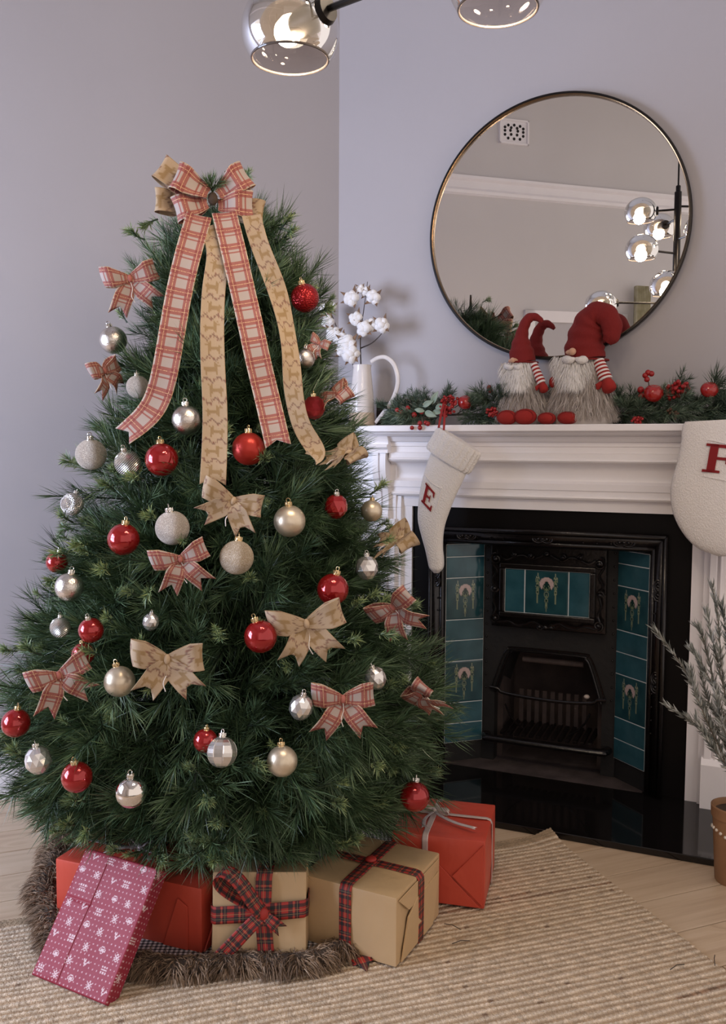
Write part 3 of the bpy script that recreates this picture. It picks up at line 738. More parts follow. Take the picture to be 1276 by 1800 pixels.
# ================================================================== CHANDELIER
ch = thing('chandelier', 'black pendant chandelier with smoked glass globe shades and lit bulbs', 'ceiling lamp', (STEM[0], STEM[1], TIER_Z))
mb = MB(); mb.lathe([(.018, -.05), (.018, .47), (.012, .475), (.012, .50), (.0045, .505)], 20)
mb.build('stem', m_metal_black, ch)
MB().lathe([(.0045, .50), (.0045, CEIL - TIER_Z - .03)], 10).build('rod', m_metal_black, ch)
MB().lathe([(.001, CEIL - TIER_Z - .04), (.05, CEIL - TIER_Z - .04), (.06, CEIL - TIER_Z - .005), (.06, CEIL - TIER_Z)], 24).build('ceiling_rose', m_metal_black, ch)
GR = .080
def shade(rel, dirv):
    """rel: globe centre relative to the lamp base; dirv: from the globe towards the stem (horizontal)"""
    c = Vector(rel); d = Vector(dirv).normalized()
    prof = [(GR * math.sin(t) * (1.02), GR * .92 * math.cos(t)) for t in np.linspace(0.02, 2.24, 26)]
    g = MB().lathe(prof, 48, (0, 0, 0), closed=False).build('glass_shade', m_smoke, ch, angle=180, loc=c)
    rr, rz = prof[-1]
    MB().tube([(rr * math.cos(t), rr * math.sin(t), rz) for t in np.linspace(0, 2 * PI, 49)], .0022, 8, cap=False).build('rim', mat('smoked_rim', (.10, .08, .07), .1), g)
    wall = d * GR * .97
    MB().lathe([(.020, .008), (.0235, .0), (.0235, -.052), (.019, -.066)], 20, tuple(c + wall + d * .002), tuple(d)).build('socket', m_metal_black, ch)
    b = MB().sphere((0, 0, 0), .023, 20, 14).build('bulb', m_sky, ch, loc=c - d * .006)
    hub = Vector((0, 0, c.z)); MB().tube([c + wall * 1.05, c + wall * 1.05 + (hub - c - wall).normalized() * .02, hub], .0055, 8).build('arm', m_metal_black, ch)
    pl_ = bpy.data.lights.new('bulb_light', 'POINT'); pl_.energy = BULB_WATTS; pl_.color = (1, .80, .58); pl_.shadow_soft_size = .03
    lo = bpy.data.objects.new('bulb_light', pl_); COL.objects.link(lo); lo.parent = ch; lo.location = c - d * .006 - Vector((0, 0, .030))
def world_at_depth(px, py, y):
    d = ray(px, py); return CAM + d * (y / d[1])
SA = world_at_depth(510, 54, 1.54); SB = world_at_depth(876, -36, 1.50)
base = np.array([STEM[0], STEM[1], TIER_Z])
def refl_dir(v): v = np.array([v[0], v[1], 0.]); return v - 2 * (v @ MIR_N) * MIR_N
for S in (SA, SB):
    rel = S - base; shade(rel, (-rel[0], -rel[1], .045))
def vshade(dx, dy, z):      # offset as the mirror shows it: right, away
    v = refl_dir((dx, dy)); rel = np.array([v[0], v[1], z]); shade(rel, (-v[0], -v[1], .0))
vshade(-.215, -.12, .165); vshade(.035, -.24, .235)
vshade(-.17, .06, .385); vshade(-.02, .22, .34); vshade(.20, .02, .40)

# ================================================================== RUG
RC = floor_at(968, 1471); RX = floor_at(0, 1624) - RC; RX[2] = 0; RX /= np.linalg.norm(RX)       # along the rows, to the left
RY = np.array([RX[1], -RX[0], 0.])
if RY[1] > 0: RY = -RY                                                                             # towards the camera
ROWP, KNOT, RW_, RD_ = .0196, .0115, 2.0, 1.40
nrow = int(RD_ / ROWP); nk = int(RW_ / KNOT); sy_, sx_ = 6, 4
ys = np.arange(nrow * sy_ + 1) / sy_; xs = np.arange(nk * sx_ + 1) / sx_
Xk, Yr = np.meshgrid(xs, ys)
ri = np.floor(Yr).astype(int); fy = Yr - ri
rowoff = rng.random(nrow + 2); rowbrown = (rng.random(nrow + 2) < .11)
half = (fy < .5); f2 = np.where(half, fy * 2, fy * 2 - 1)
ph = Xk + rowoff[np.clip(ri, 0, nrow)] + np.where(half, 0, .5)
ridge = np.sin(PI * f2) ** .8
knot = .40 + .60 * np.abs(np.sin(PI * (ph + .35 * (f2 - .5))))
Hh = .006 + np.where(half, .0048, .0032) * ridge * knot + rng.normal(0, .0003, Xk.shape)
wob = .0022 * np.sin(Xk * .31 + ri * 1.7)
cream = np.array([.80, .67, .51]); tan_ = np.array([.48, .345, .215]); brown = np.array([.21, .125, .07])
vn = rng.random((nrow + 2, nk + 2)); segv = vn[np.clip(ri, 0, nrow), np.clip(np.floor(ph).astype(int), 0, nk)]
colr = np.where(half[..., None], cream, tan_) * (.80 + .32 * segv[..., None])
low = np.sin(Xk * .043 + rowoff[np.clip(ri, 0, nrow)] * 40) * .5 + .5
bm_ = (rowbrown[np.clip(ri, 0, nrow)] & (low > .55) & ~half)[..., None]
colr = np.where(bm_, brown * (.9 + 1.1 * segv[..., None]), colr)
colr = np.where(((segv > .992) & ~half)[..., None], brown, colr)
P = RC[None, None, :] + RX * (Xk * KNOT)[..., None] + RY * (Yr * ROWP + wob)[..., None]; P[..., 2] = Hh
edge = (Xk == xs[0]) | (Xk == xs[-1]) | (Yr == ys[0]) | (Yr == ys[-1]); P[..., 2] = np.where(edge, .0005, P[..., 2])
lift = np.exp(-((Xk * KNOT) ** 2 + (Yr * ROWP) ** 2) / .0035) * .020; P[..., 2] += lift
hem = (Yr * ROWP < .030); colr = np.where(hem[..., None], np.array([.40, .30, .19]) * (.85 + .3 * segv[..., None]), colr)
A, Bn = Xk.shape
ii, jj = np.meshgrid(np.arange(A - 1), np.arange(Bn - 1), indexing='ij'); q = (ii * Bn + jj).ravel()
fc = np.stack([q, q + Bn, q + Bn + 1, q + 1], 1)
rug = raw_mesh('rug', P.reshape(-1, 3), fc.ravel(), np.full(len(fc), 4), m_rug, smooth=True, color=colr.reshape(-1, 3))
tag(rug, 'large natural jute rug woven in cream and tan rows', 'rug')

# ================================================================== STRANDS
def strands(name, roots, dirs, lens, m, parent=None, width=.0012, droop=.0, seg=3, curl=.0, tone=None, kind='stuff', seed=3):
    """tapering hair strips; all in one mesh"""
    g = np.random.default_rng(seed); n = len(roots); roots = np.asarray(roots, float); d = np.asarray(dirs, float)
    d /= np.linalg.norm(d, axis=1)[:, None] + 1e-9
    side = np.cross(d, g.normal(size=(n, 3))); side /= np.linalg.norm(side, axis=1)[:, None] + 1e-9
    cv = np.cross(d, side); V = []; T = []
    tone = g.random(n) if tone is None else tone
    for k in range(seg + 1):
        t = k / seg; c = roots + d * (lens * t)[:, None] + cv * (curl * lens * math.sin(t * 3.0))[:, None]
        c[:, 2] -= droop * lens * t * t
        wd = width * (1 - t) ** .7
        if k < seg: V += [c - side * wd, c + side * wd]; T += [tone * (.75 + .25 * t)] * 2
        else: V.append(c); T.append(tone)
    V = np.concatenate(V); T = np.concatenate(T); idx = np.arange(n); faces = []; cnt = []
    for k in range(seg - 1):
        a = 2 * k * n; faces.append(np.stack([a + idx, a + n + idx, a + 3 * n + idx, a + 2 * n + idx], 1).ravel()); cnt.append(np.full(n, 4))
    a = 2 * (seg - 1) * n; faces.append(np.stack([a + idx, a + n + idx, 2 * seg * n + idx], 1).ravel()); cnt.append(np.full(n, 3))
    o = raw_mesh(name, V, np.concatenate(faces), np.concatenate(cnt), m, parent, tone=np.clip(T, 0, 1))
    if kind: o['kind'] = kind
    return o

# ================================================================== CHRISTMAS TREE
TX, TY = -.352, 2.315
ENV = np.array([(.10, .10), (.155, .30), (.22, .45), (.30, .555), (.42, .605), (.55, .59), (.67, .55), (.82, .50), (.98, .445), (1.13, .382), (1.285, .330), (1.44, .290), (1.59, .262), (1.68, .215), (1.74, .165), (1.79, .10), (1.825, .04), (1.85, 0)])
def env(z): return float(np.interp(z, ENV[:, 0], ENV[:, 1], left=0, right=0))
def tree_hit(px, py, off=0.):
    d = ray(px, py); best = None
    for t in np.linspace(1.55, 2.6, 526):
        Q = CAM + d * t; g = math.hypot(Q[0] - TX, Q[1] - TY) - env(Q[2]) - off
        if g < 0: return Q
        if best is None or g < best[0]: best = (g, Q)
    return best[1]
def tree_normal(Q, up=.35):
    v = np.array([Q[0] - TX, Q[1] - TY, 0.]); v /= np.linalg.norm(v) + 1e-9; v[2] = up; return v / np.linalg.norm(v)
tree = thing('christmas_tree', 'full green long-needled pine christmas tree beside the fireplace', 'christmas tree', (TX, TY, 0))
MB().lathe([(.045, .0), (.042, .3), (.030, .9), (.012, 1.7), (.004, 1.85)], 12).build('trunk', m_bark, tree)

def pine_sprig(seed, L=.21, nl=.072, shoots=2, count=105, tonebias=0., tip_light=.0, wd=.00085, spread=(.92, .30)):
    """twig along +Z with soft needles; returns V, faces flat, counts, tone"""
    g = np.random.default_rng(seed); V = []; Fl = []; Ct = []; T = []; base = 0
    stems = [(np.zeros(3), np.array([0, 0, 1.]), L, count, .22)]
    for k in range(shoots):
        an = g.uniform(0, 2 * PI) if k == 0 else an + PI + g.uniform(-.7, .7)
        dv = np.array([math.cos(an) * .62, math.sin(an) * .62, .78]); stems.append((np.array([0, 0, L * g.uniform(.30, .5)]), dv / np.linalg.norm(dv), L * g.uniform(.45, .62), int(count * .62), .05))
    for o, d, ln, n, t0 in stems:
        bend = g.normal(0, .12, 3)
        t = t0 + (1 - t0) * g.random(n) ** .85
        pos = o + d * (ln * t)[:, None] + bend * (ln * t * t)[:, None] * .5
        perp = np.cross(np.tile(d, (n, 1)), g.normal(size=(n, 3))); perp /= np.linalg.norm(perp, axis=1)[:, None]
        th = spread[0] + (spread[1] - spread[0]) * t + g.normal(0, .16, n)
        nd = d * np.cos(th)[:, None] + perp * np.sin(th)[:, None]
        l = nl * g.uniform(.65, 1.15, n) * (1 - .25 * (t > .93))
        side = np.cross(nd, g.normal(size=(n, 3))); side /= np.linalg.norm(side, axis=1)[:, None]
        mid = pos + nd * (l * .55)[:, None]; tip = pos + nd * l[:, None] + d * (l * .10)[:, None] + g.normal(0, .003, (n, 3)) + np.array([0, 0, 0])
        V += [pos - side * wd * .8, pos + side * wd * .8, mid - side * wd, mid + side * wd, tip]
        i = np.arange(n) + base
        Fl.append(np.stack([i, i + n, i + 3 * n, i + 2 * n], 1).ravel()); Ct.append(np.full(n, 4))
        Fl.append(np.stack([i + 2 * n, i + 3 * n, i + 4 * n], 1).ravel()); Ct.append(np.full(n, 3))
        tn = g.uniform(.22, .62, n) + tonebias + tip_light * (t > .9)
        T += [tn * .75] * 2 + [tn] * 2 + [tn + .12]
        base += 5 * n
        # twig
        m = 5; ring = np.array([[math.cos(a), math.sin(a), 0] for a in (0, 2.09, 4.19)]) * .0022
        ax = np.cross(d, [.3, .5, .1]); ax /= np.linalg.norm(ax); ay = np.cross(d, ax)
        for k in range(m):
            tt = k / (m - 1); c = o + d * ln * tt + bend * ln * tt * tt * .5
            V.append(np.array([c + (ax * math.cos(a) + ay * math.sin(a)) * .0026 * (1 - .7 * tt) for a in (0, 2.09, 4.19)])); T.append(np.full(3, .02))
        for k in range(m - 1):
            for j in range(3): Fl.append(np.array([base + k * 3 + j, base + k * 3 + (j + 1) % 3, base + k * 3 + 3 + (j + 1) % 3, base + k * 3 + 3 + j])); Ct.append(np.array([4]))
        base += 3 * m
    return np.concatenate(V), np.concatenate(Fl), np.concatenate(Ct), np.concatenate(T)
PROTO = [pine_sprig(100 + i, L=.17 + .02 * (i % 3), nl=.062 + .008 * (i % 4), shoots=1 + (i % 3 > 0), count=95, tip_light=.16 * (i % 2), tonebias=.05 * (i % 3)) for i in range(7)]
def frame_from(dz, roll):
    dz = dz / np.linalg.norm(dz); a = np.cross(dz, [0.12, .33, .94]); a /= np.linalg.norm(a); b = np.cross(dz, a)
    x = a * math.cos(roll) + b * math.sin(roll); y = np.cross(dz, x); return np.stack([x, y, dz], 1)

# ---- decorations, first as a list so that twigs keep clear of them: px, py, radius px
BAUBLES = [
 (536, 524, 25, 'redcrackle', 'red crackled bauble sticking out at the tree top right'),
 (284, 808, 29, 'redgloss', 'glossy red bauble under the left end of the plaid tail'),
 (437, 789, 29, 'redsatin', 'satin red bauble with glitter between the burlap and plaid tails'),
 (217, 948, 28, 'redgloss', 'glossy red bauble beside the pale glitter bauble, left half of the tree'),
 (585, 1036, 28, 'redgloss', 'glossy red bauble above the right wing of a burlap bow'),
 (458, 1119, 29, 'redgloss', 'glossy red bauble touching the left side of a burlap bow'),
 (28, 1271, 25, 'redgloss', 'glossy red bauble at the far left edge of the tree'),
 (135, 1366, 27, 'redgloss', 'glossy red bauble at the lower left, beside the cut silver bauble'),
 (100, 988, 19, 'redgloss', 'small red bauble half hidden at the left edge among needles'),
 (160, 1108, 22, 'redgloss', 'red bauble mostly hidden by needles above the left plaid bow'),
 (146, 1150, 20, 'redgloss', 'red bauble peeping out behind the left plaid bow'),
 (361, 1302, 21, 'redgloss', 'red bauble half hidden behind the panelled silver bauble'),
 (729, 1400, 26, 'redgloss', 'glossy red bauble hanging low right above the red gift'),
 (591, 890, 21, 'redfacet', 'red diamond faceted bauble at the right of the tree'),
 (552, 716, 20, 'redglit', 'red glittering bauble beside the curled burlap tail'),
 (199, 598, 24, 'silver', 'brushed silver bauble at the upper left edge'),
 (328, 738, 26, 'silver', 'brushed silver bauble between the plaid and burlap tails'),
 (242, 680, 20, 'glitchamp', 'champagne glitter bauble half hidden behind the plaid tail'),
 (160, 799, 27, 'glitchamp', 'champagne glitter bauble at the left edge of the tree'),
 (224, 814, 23, 'ribbed', 'finely ribbed silver bauble left of a red one'),
 (127, 886, 20, 'sequin', 'silver sequinned bauble at the left edge'),
 (303, 928, 30, 'glitchamp', 'large pale glitter bauble above a plaid bow'),
 (416, 980, 30, 'glitgold', 'large gold glitter bauble in the middle of the tree'),
 (509, 916, 28, 'champ', 'satin champagne bauble right of the upper burlap bow'),
 (122, 1032, 25, 'silver', 'brushed silver bauble low in the needles at the left'),
 (106, 1103, 18, 'ribbed', 'small ribbed silver bauble at the left edge, half covered'),
 (265, 1093, 15, 'silverfacet', 'small cut silver bauble deep in the tree above a burlap bow'),
 (210, 1198, 27, 'champ', 'satin champagne bauble tucked beside the large burlap bow'),
 (67, 1336, 24, 'silverfacet', 'cut silver bauble at the lower left edge'),
 (390, 1322, 27, 'panel', 'panelled shiny silver bauble in front of a red one'),
 (496, 1338, 27, 'champ', 'satin champagne bauble at the lower middle'),
 (231, 1392, 28, 'silvermirror', 'shiny silver bauble lowest on the left of the tree'),
 (536, 630, 18, 'silver', 'pearl silver bauble behind the burlap tail at the right'),
 (645, 998, 21, 'silverfacet', 'cut silver bauble beside the right plaid bow'),
 (660, 1192, 20, 'silverfacet', 'cut silver bauble above the lower plaid bow'),
 (529, 1243, 22, 'silverfacet', 'cut silver bauble partly behind the lower plaid bow'),
 (653, 898, 19, 'champ', 'dull champagne bauble at the right edge before the mantel'),
]
BOWS = [  # px, py of the knot, half width px, roll deg, yaw deg, kind, label
 (228, 490, 50, 10, 10, 'plaid', 'red plaid bow at the top left edge of the tree'),
 (181, 653, 36, 20, 52, 'plaid', 'small red plaid bow turned sideways below the silver bauble'),
 (317, 982, 52, 14, 0, 'plaid', 'pale pink plaid bow below the glitter bauble'),
 (103, 1187, 55, 18, 10, 'plaid', 'red plaid bow with long tails at the lower left'),
 (410, 880, 55, -18, 0, 'burlap', 'burlap bow under the end of the long burlap tail'),
 (294, 1158, 66, -4, 0, 'burlap', 'large burlap bow above the satin bauble, left of the middle'),
 (538, 1096, 64, 10, 0, 'burlap', 'burlap bow between two glossy red baubles'),
 (602, 1228, 56, -2, 0, 'plaid', 'red plaid bow at the lower right over a cut silver bauble'),
 (692, 1066, 44, 35, -35, 'plaid', 'red plaid bow at the right edge before the black fireplace'),
 (740, 1216, 44, 55, -66, 'plaid', 'red plaid bow seen edge-on at the far right of the tree'),
 (614, 800, 44, -62, -68, 'burlap', 'burlap bow hanging down at the right edge before the mantel'),
 (706, 950, 44, -62, -68, 'burlap', 'burlap bow hanging at the right edge beside the stocking'),
 (598, 695, 36, -58, -70, 'plaid', 'red plaid bow at the right edge before the white jug'),
 (562, 604, 20, -30, -40, 'plaid', 'small plaid bow end under the cotton branches'),
]
KEEP = [(x, y, r * 1.12 + 4) for x, y, r, k, l in BAUBLES if not (k == 'redgloss' and r < 23) and (x, y) not in ((106, 1103), (242, 680), (122, 1032), (210, 1198), (265, 1093), (67, 1336))]
KEEP += [(x, y + 3, r) for x, y, r, k, l in BAUBLES if (x, y, r, k, l) and (x, y) in ((122, 1032), (210, 1198), (67, 1336))]
KEEP += [(x, y + 8, hw * .85) for x, y, hw, ro, ya, k, l in BOWS]
TAILS = dict(
 plaid_l=[(352, 372), (338, 420), (322, 480), (309, 545), (298, 610), (284, 680), (262, 728), (214, 768)],
 plaid_r=[(392, 366), (408, 430), (424, 500), (440, 570), (455, 640), (472, 710), (490, 788)],
 burlap_l=[(366, 392), (384, 440), (376, 505), (373, 570), (374, 640), (378, 720), (377, 790), (374, 852)],
 burlap_r=[(440, 372), (456, 430), (484, 500), (500, 560), (511, 625), (516, 690), (530, 750), (556, 792), (548, 806)])
TAILW = dict(plaid_l=(.058, .056), plaid_r=(.056, .056), burlap_l=(.050, .055), burlap_r=(.044, .042))
for k, pts in TAILS.items():
    for p in spline(pts, 26): KEEP.append((p[0], p[1], 24 if 'plaid' in k or k == 'burlap_l' else 18))
KEEP += [(320, 335, 40), (400, 335, 40), (372, 350, 34), (300, 330, 30), (440, 372, 20)]
GIFTKEEP = 1506
def keep_clear(tips, hitdepth_margin=.02):
    for tp in tips:
        u, v, dep_ = project(tp)
        for x, y, r in KEEP:
            if (u - x) ** 2 + (v - y) ** 2 < r * r:
                d = tree_depth(x, y)
                if dep_ < d + hitdepth_margin: return True
    return False
_dc = {}
def tree_depth(x, y):
    k = (round(x), round(y))
    if k not in _dc: _dc[k] = project(tree_hit(x, y, 0.))[2]
    return _dc[k]
items = []      # (score, proto, R, pos)
def facing_cam(o): return o[1] < .3
def try_sprig(z, az, depth_frac, elev, pi, scale, jit=.25, tone=0.):
    r = env(z); Lr = .19 * scale
    lim = (r + .015) / (Lr * 1.15)
    if lim < 1 and math.cos(elev) > lim: elev = math.copysign(math.acos(lim), 1)
    out = np.array([math.cos(az), math.sin(az), 0.]); tang = np.array([-math.sin(az), math.cos(az), 0.])
    d = out * math.cos(elev) + np.array([0, 0, 1.]) * math.sin(elev) + tang * rnd.gauss(0, jit)
    d /= np.linalg.norm(d)
    tip = np.array([TX, TY, z]) + out * max(.015, r * depth_frac - (.045 if z > .5 else .02))
    root = tip - d * Lr * 1.12
    if tip[2] < .10 or tip[2] + d[2] * .06 > 1.83: return
    u_, v_, _d = project(tip + d * .03)
    if v_ > (1478 if u_ < 280 else 1520 if u_ < 620 else 1495) and facing_cam(out): return
    if keep_clear([tip, root * .4 + tip * .6, tip + d * .035]): return
    R = frame_from(d, rnd.uniform(0, 6.28)) * scale
    camdist = np.linalg.norm(tip - CAM); facing = out @ (CAM - tip) / camdist
    items.append((camdist - .5 * facing - .3 * (depth_frac > .85), pi, R, root, tone))
N_OUT, N_IN = 1150, 1000
zs_, w_ = np.linspace(.15, 1.86, 400), None
w_ = np.array([env(z) + .05 for z in zs_]); w_ /= w_.sum()
for i in range(N_OUT):
    z = rnd.choices(zs_, w_)[0]; az = rnd.uniform(0, 2 * PI)
    facing = -math.sin(az) * 1.0
    if facing < -.2 and rnd.random() < .55: continue
    k = (z - .15) / 1.7
    elev = np.interp(k, [0, .12, .3, .6, .85, 1], [-.45, -.1, .25, .5, .85, 1.25]) + rnd.gauss(0, .28)
    try_sprig(z + rnd.gauss(0, .02), az, rnd.uniform(.84, 1.05) if rnd.random() < .8 else rnd.uniform(1.0, 1.12), elev, rnd.randrange(7), rnd.uniform(.75, 1.12) * (1 if z < 1.5 else .85), tone=rnd.gauss(.03, .08))
for i in range(N_IN):
    z = rnd.choices(zs_, w_)[0]; az = rnd.uniform(0, 2 * PI)
    if -math.sin(az) < -.4 and rnd.random() < .5: continue
    try_sprig(z, az, rnd.uniform(.28, .84), rnd.gauss(.2, .45), rnd.randrange(7), rnd.uniform(.9, 1.2), tone=-.12)  # inner twigs toned darker: shade inside the tree put into their colour
for i in range(210):
    az = rnd.uniform(PI - .2, 2 * PI + .2); try_sprig(rnd.uniform(.17, .36), az, rnd.uniform(.70, 1.0), rnd.gauss(-.15, .2), rnd.randrange(7), rnd.uniform(.9, 1.15))
for hx, hy, tx_, ty_, sc in ((452, 440, 488, 352, 1.15), (462, 470, 497, 395, 1.0), (440, 420, 462, 345, .9), (318, 450, 296, 392, .95), (300, 480, 262, 432, .9), (505, 540, 527, 455, 1.0), (500, 560, 545, 480, .85), (270, 520, 232, 452, .9), (338, 380, 345, 322, .6)):
    dpt = project(np.array([TX, TY, 1.6]))[2]
    A_ = CAM + ray(hx, hy) * dpt / 1.; B_ = CAM + ray(tx_, ty_) * dpt
    d_ = B_ - A_; items.append((0, rnd.randrange(7), frame_from(d_, rnd.uniform(0, 6)) * sc * .95, B_ - d_ / np.linalg.norm(d_) * .19 * sc, .08))
items.sort(key=lambda q: q[0])
proto_me = []
for i, (V, Fl, Ct, T) in enumerate(PROTO):
    o = raw_mesh('pine_branch', V, Fl, Ct, m_needle, None, tone=np.clip(T, 0, 1)); proto_me.append(o.data); bpy.data.objects.remove(o)
org = np.array([TX, TY, 0])
for s, pi, R, root, tone in items[:300]:
    o = bpy.data.objects.new('pine_branch', proto_me[pi]); COL.objects.link(o); o.parent = tree
    m4 = Matrix.Identity(4)
    for a_ in range(3):
        for b_ in range(3): m4[a_][b_] = float(R[a_][b_])
        m4[a_][3] = float(root[a_] - org[a_])
    o.matrix_local = m4
AV, AF, AC, AT = [], [], [], []; off_ = 0
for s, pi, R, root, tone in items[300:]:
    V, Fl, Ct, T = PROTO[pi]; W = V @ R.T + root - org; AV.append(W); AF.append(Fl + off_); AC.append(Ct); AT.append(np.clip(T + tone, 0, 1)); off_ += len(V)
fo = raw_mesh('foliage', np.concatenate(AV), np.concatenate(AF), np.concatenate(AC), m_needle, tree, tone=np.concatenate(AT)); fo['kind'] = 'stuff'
# pale young shoot tips
TIPP = pine_sprig(55, L=.035, nl=.020, shoots=1, count=46, tonebias=.36, spread=(1.1, .35), wd=.0009)
AV, AF, AC, AT = [], [], [], []; off_ = 0
for i in range(170):
    z = rnd.choices(zs_, w_)[0]; az = rnd.uniform(PI, 2 * PI) + rnd.uniform(-.3, .3); r = env(z)
    out = np.array([math.cos(az), math.sin(az), .45]); tip = np.array([TX, TY, z]) + np.array([math.cos(az), math.sin(az), 0]) * r * rnd.uniform(.80, .95)
    if keep_clear([tip]): continue
    R = frame_from(out + np.array([rnd.gauss(0, .4), rnd.gauss(0, .4), rnd.gauss(0, .3)]), rnd.uniform(0, 6)) * rnd.uniform(.7, 1.3)
    V, Fl, Ct, T = TIPP; AV.append(V @ R.T + tip - org); AF.append(Fl + off_); AC.append(Ct); AT.append(np.clip(T + rnd.gauss(0, .06), 0, 1)); off_ += len(V)
yo = raw_mesh('young_shoots', np.concatenate(AV), np.concatenate(AF), np.concatenate(AC), m_needle, tree, tone=np.concatenate(AT)); yo['kind'] = 'stuff'; yo['label'] = 'pale yellow green young shoot tips'

# ------------------------------------------------------------------ baubles
def unit_ball(seg=32, rings=20): return MB().sphere((0, 0, 0), 1, seg, rings)
def facet_ball():
    mb = MB(); vs = [(0, 0, 1)]; K = 12; lat = [1.05, .62, .18, -.28, -.72, -1.12]; rows_ = []
    for i, la in enumerate(lat):
        rr = math.cos(la) * (1.0 if i % 2 else .95); row = []
        for k in range(K):
            an = 2 * PI * (k + .5 * (i % 2)) / K; row.append(len(vs)); vs.append((rr * math.cos(an), rr * math.sin(an), math.sin(la) * 1.05))
        rows_.append(row)
    vs.append((0, 0, -1.08)); f = []
    for k in range(K): f.append((0, rows_[0][k], rows_[0][(k + 1) % K])); f.append((len(vs) - 1, rows_[-1][(k + 1) % K], rows_[-1][k]))
    for i in range(len(lat) - 1):
        a, b = rows_[i], rows_[i + 1]
        for k in range(K):
            k2 = (k + 1) % K
            if i % 2 == 0: f += [(a[k], b[k], a[k2]), (a[k2], b[k], b[k2])]
            else: f += [(a[k], b[k], b[k2]), (a[k], b[k2], a[k2])]
    return mb.add(vs, f)
def panel_ball():
    mb = MB(); K = 10; vs = []; f = []; lat = np.linspace(-1.45, 1.45, 13)
    for k in range(K):
        o = len(vs)
        for la in lat:
            for s, e in ((0, .0), (.06, .035), (.94, .035), (1, 0)):
                an = 2 * PI * (k + s) / K; rr = math.cos(la) * (.965 + e); vs.append((rr * math.cos(an), rr * math.sin(an), math.sin(la)))
        for i in range(len(lat) - 1):
            for j in range(3): f.append((o + i * 4 + j, o + i * 4 + j + 1, o + i * 4 + 4 + j + 1, o + i * 4 + 4 + j))
    return mb.add(vs, f)
BK = dict(redgloss=m_redgloss, redsatin=m_redsatin, redcrackle=m_redcrackle, redfacet=m_redgloss, redglit=m_redglit, silver=m_silver, glitchamp=m_glitchamp, glitgold=m_glitgold,
          champ=m_champ, ribbed=m_ribbed, sequin=m_sequin, silverfacet=m_silverfacet, panel=m_silverfacet, silvermirror=m_silvermirror)
_ball = {}
def ball_mesh(kind):
    if kind not in _ball:
        mb = facet_ball() if kind in ('redfacet', 'silverfacet', 'redglit') else panel_ball() if kind == 'panel' else unit_ball()
        o = mb.build('ball', BK[kind], None, smooth=kind not in ('redfacet', 'silverfacet', 'redglit', 'panel')); _ball[kind] = o.data; bpy.data.objects.remove(o)
    return _ball[kind]
_cap = {}
def cap_meshes(m):
    if m.name not in _cap:
        mb = MB(); mb.lathe([(.02, .96), (.25, .95), (.25, 1.0), (.20, 1.03), (.20, 1.20), (.17, 1.24), (.02, 1.25)], 16)
        for k in range(8): mb.tube([(.205 * math.cos(k * PI / 4), .205 * math.sin(k * PI / 4), 1.02), (.205 * math.cos(k * PI / 4), .205 * math.sin(k * PI / 4), 1.21)], .03, 5)
        a = mb.build('cap', m); b = MB().tube([(.13 * math.cos(t), 0, 1.33 + .13 * math.sin(t)) for t in np.linspace(-.9, PI + .9, 14)], .025, 6).build('loop', m)
        _cap[m.name] = (a.data, b.data); bpy.data.objects.remove(a); bpy.data.objects.remove(b)
    return _cap[m.name]
def child(name, me, parent):
    o = bpy.data.objects.new(name, me); COL.objects.link(o); o.parent = parent; return o
def bauble(c, R, kind, label, group='baubles on the christmas tree', tilt=.15):
    t = thing('bauble', label, 'bauble', c, group=group); t.scale = (R,) * 3
    t.rotation_euler = (rnd.gauss(0, tilt), rnd.gauss(0, tilt), rnd.uniform(0, 6.28))
    child('ball', ball_mesh(kind), t); a, b = cap_meshes(m_goldcap if kind.startswith(('red', 'glitgold', 'champ')) and rnd.random() < .6 else m_silvercap)
    cpo = child('cap', a, t); child('loop', b, cpo); return t
for x, y, r, kind, label in BAUBLES:
    c = tree_hit(x, y, -.035 if r < 22 else -.012); dep_ = project(c)[2]; bauble(c, r * dep_ / F, kind, label)

# ------------------------------------------------------------------ ribbons and bows
DEER = ["...#.#.......", "....##.......", "..####.......", "....##....#..", "....########.", "....########.", "....#######..", "....##...##..", "....#.....#..", "....#.....#.."]
def burlap_color(um, vm):
    """printed burlap: um across from the middle, vm along (metres)"""
    base = np.array([.45, .335, .22]); cell = .048; k = math.floor(vm / cell); fv = vm / cell - k
    if fv < .58:
        i = int((.58 - fv) / .58 * 10 + .001); x = um / .042 + .5; x = 1 - x if k % 2 else x; j = int(x * 13)
        if 0 <= i < 10 and 0 <= j < 13 and DEER[9 - i][j] == '#': return np.array([.32, .21, .10])
    else:
        s = (fv - .58) / .42; y0 = .5 + .28 * math.sin(um * 260 + k * 2.1)
        if abs(s - y0) < .085: return np.array([.22, .13, .09])
        if abs(s - y0) < .30 and math.sin(um * 900 + k) > .45 and math.sin(vm * 1200) > .1: return np.array([.26, .12, .08])
    if abs(um) > .0215: return np.array([.39, .28, .165])
    return base
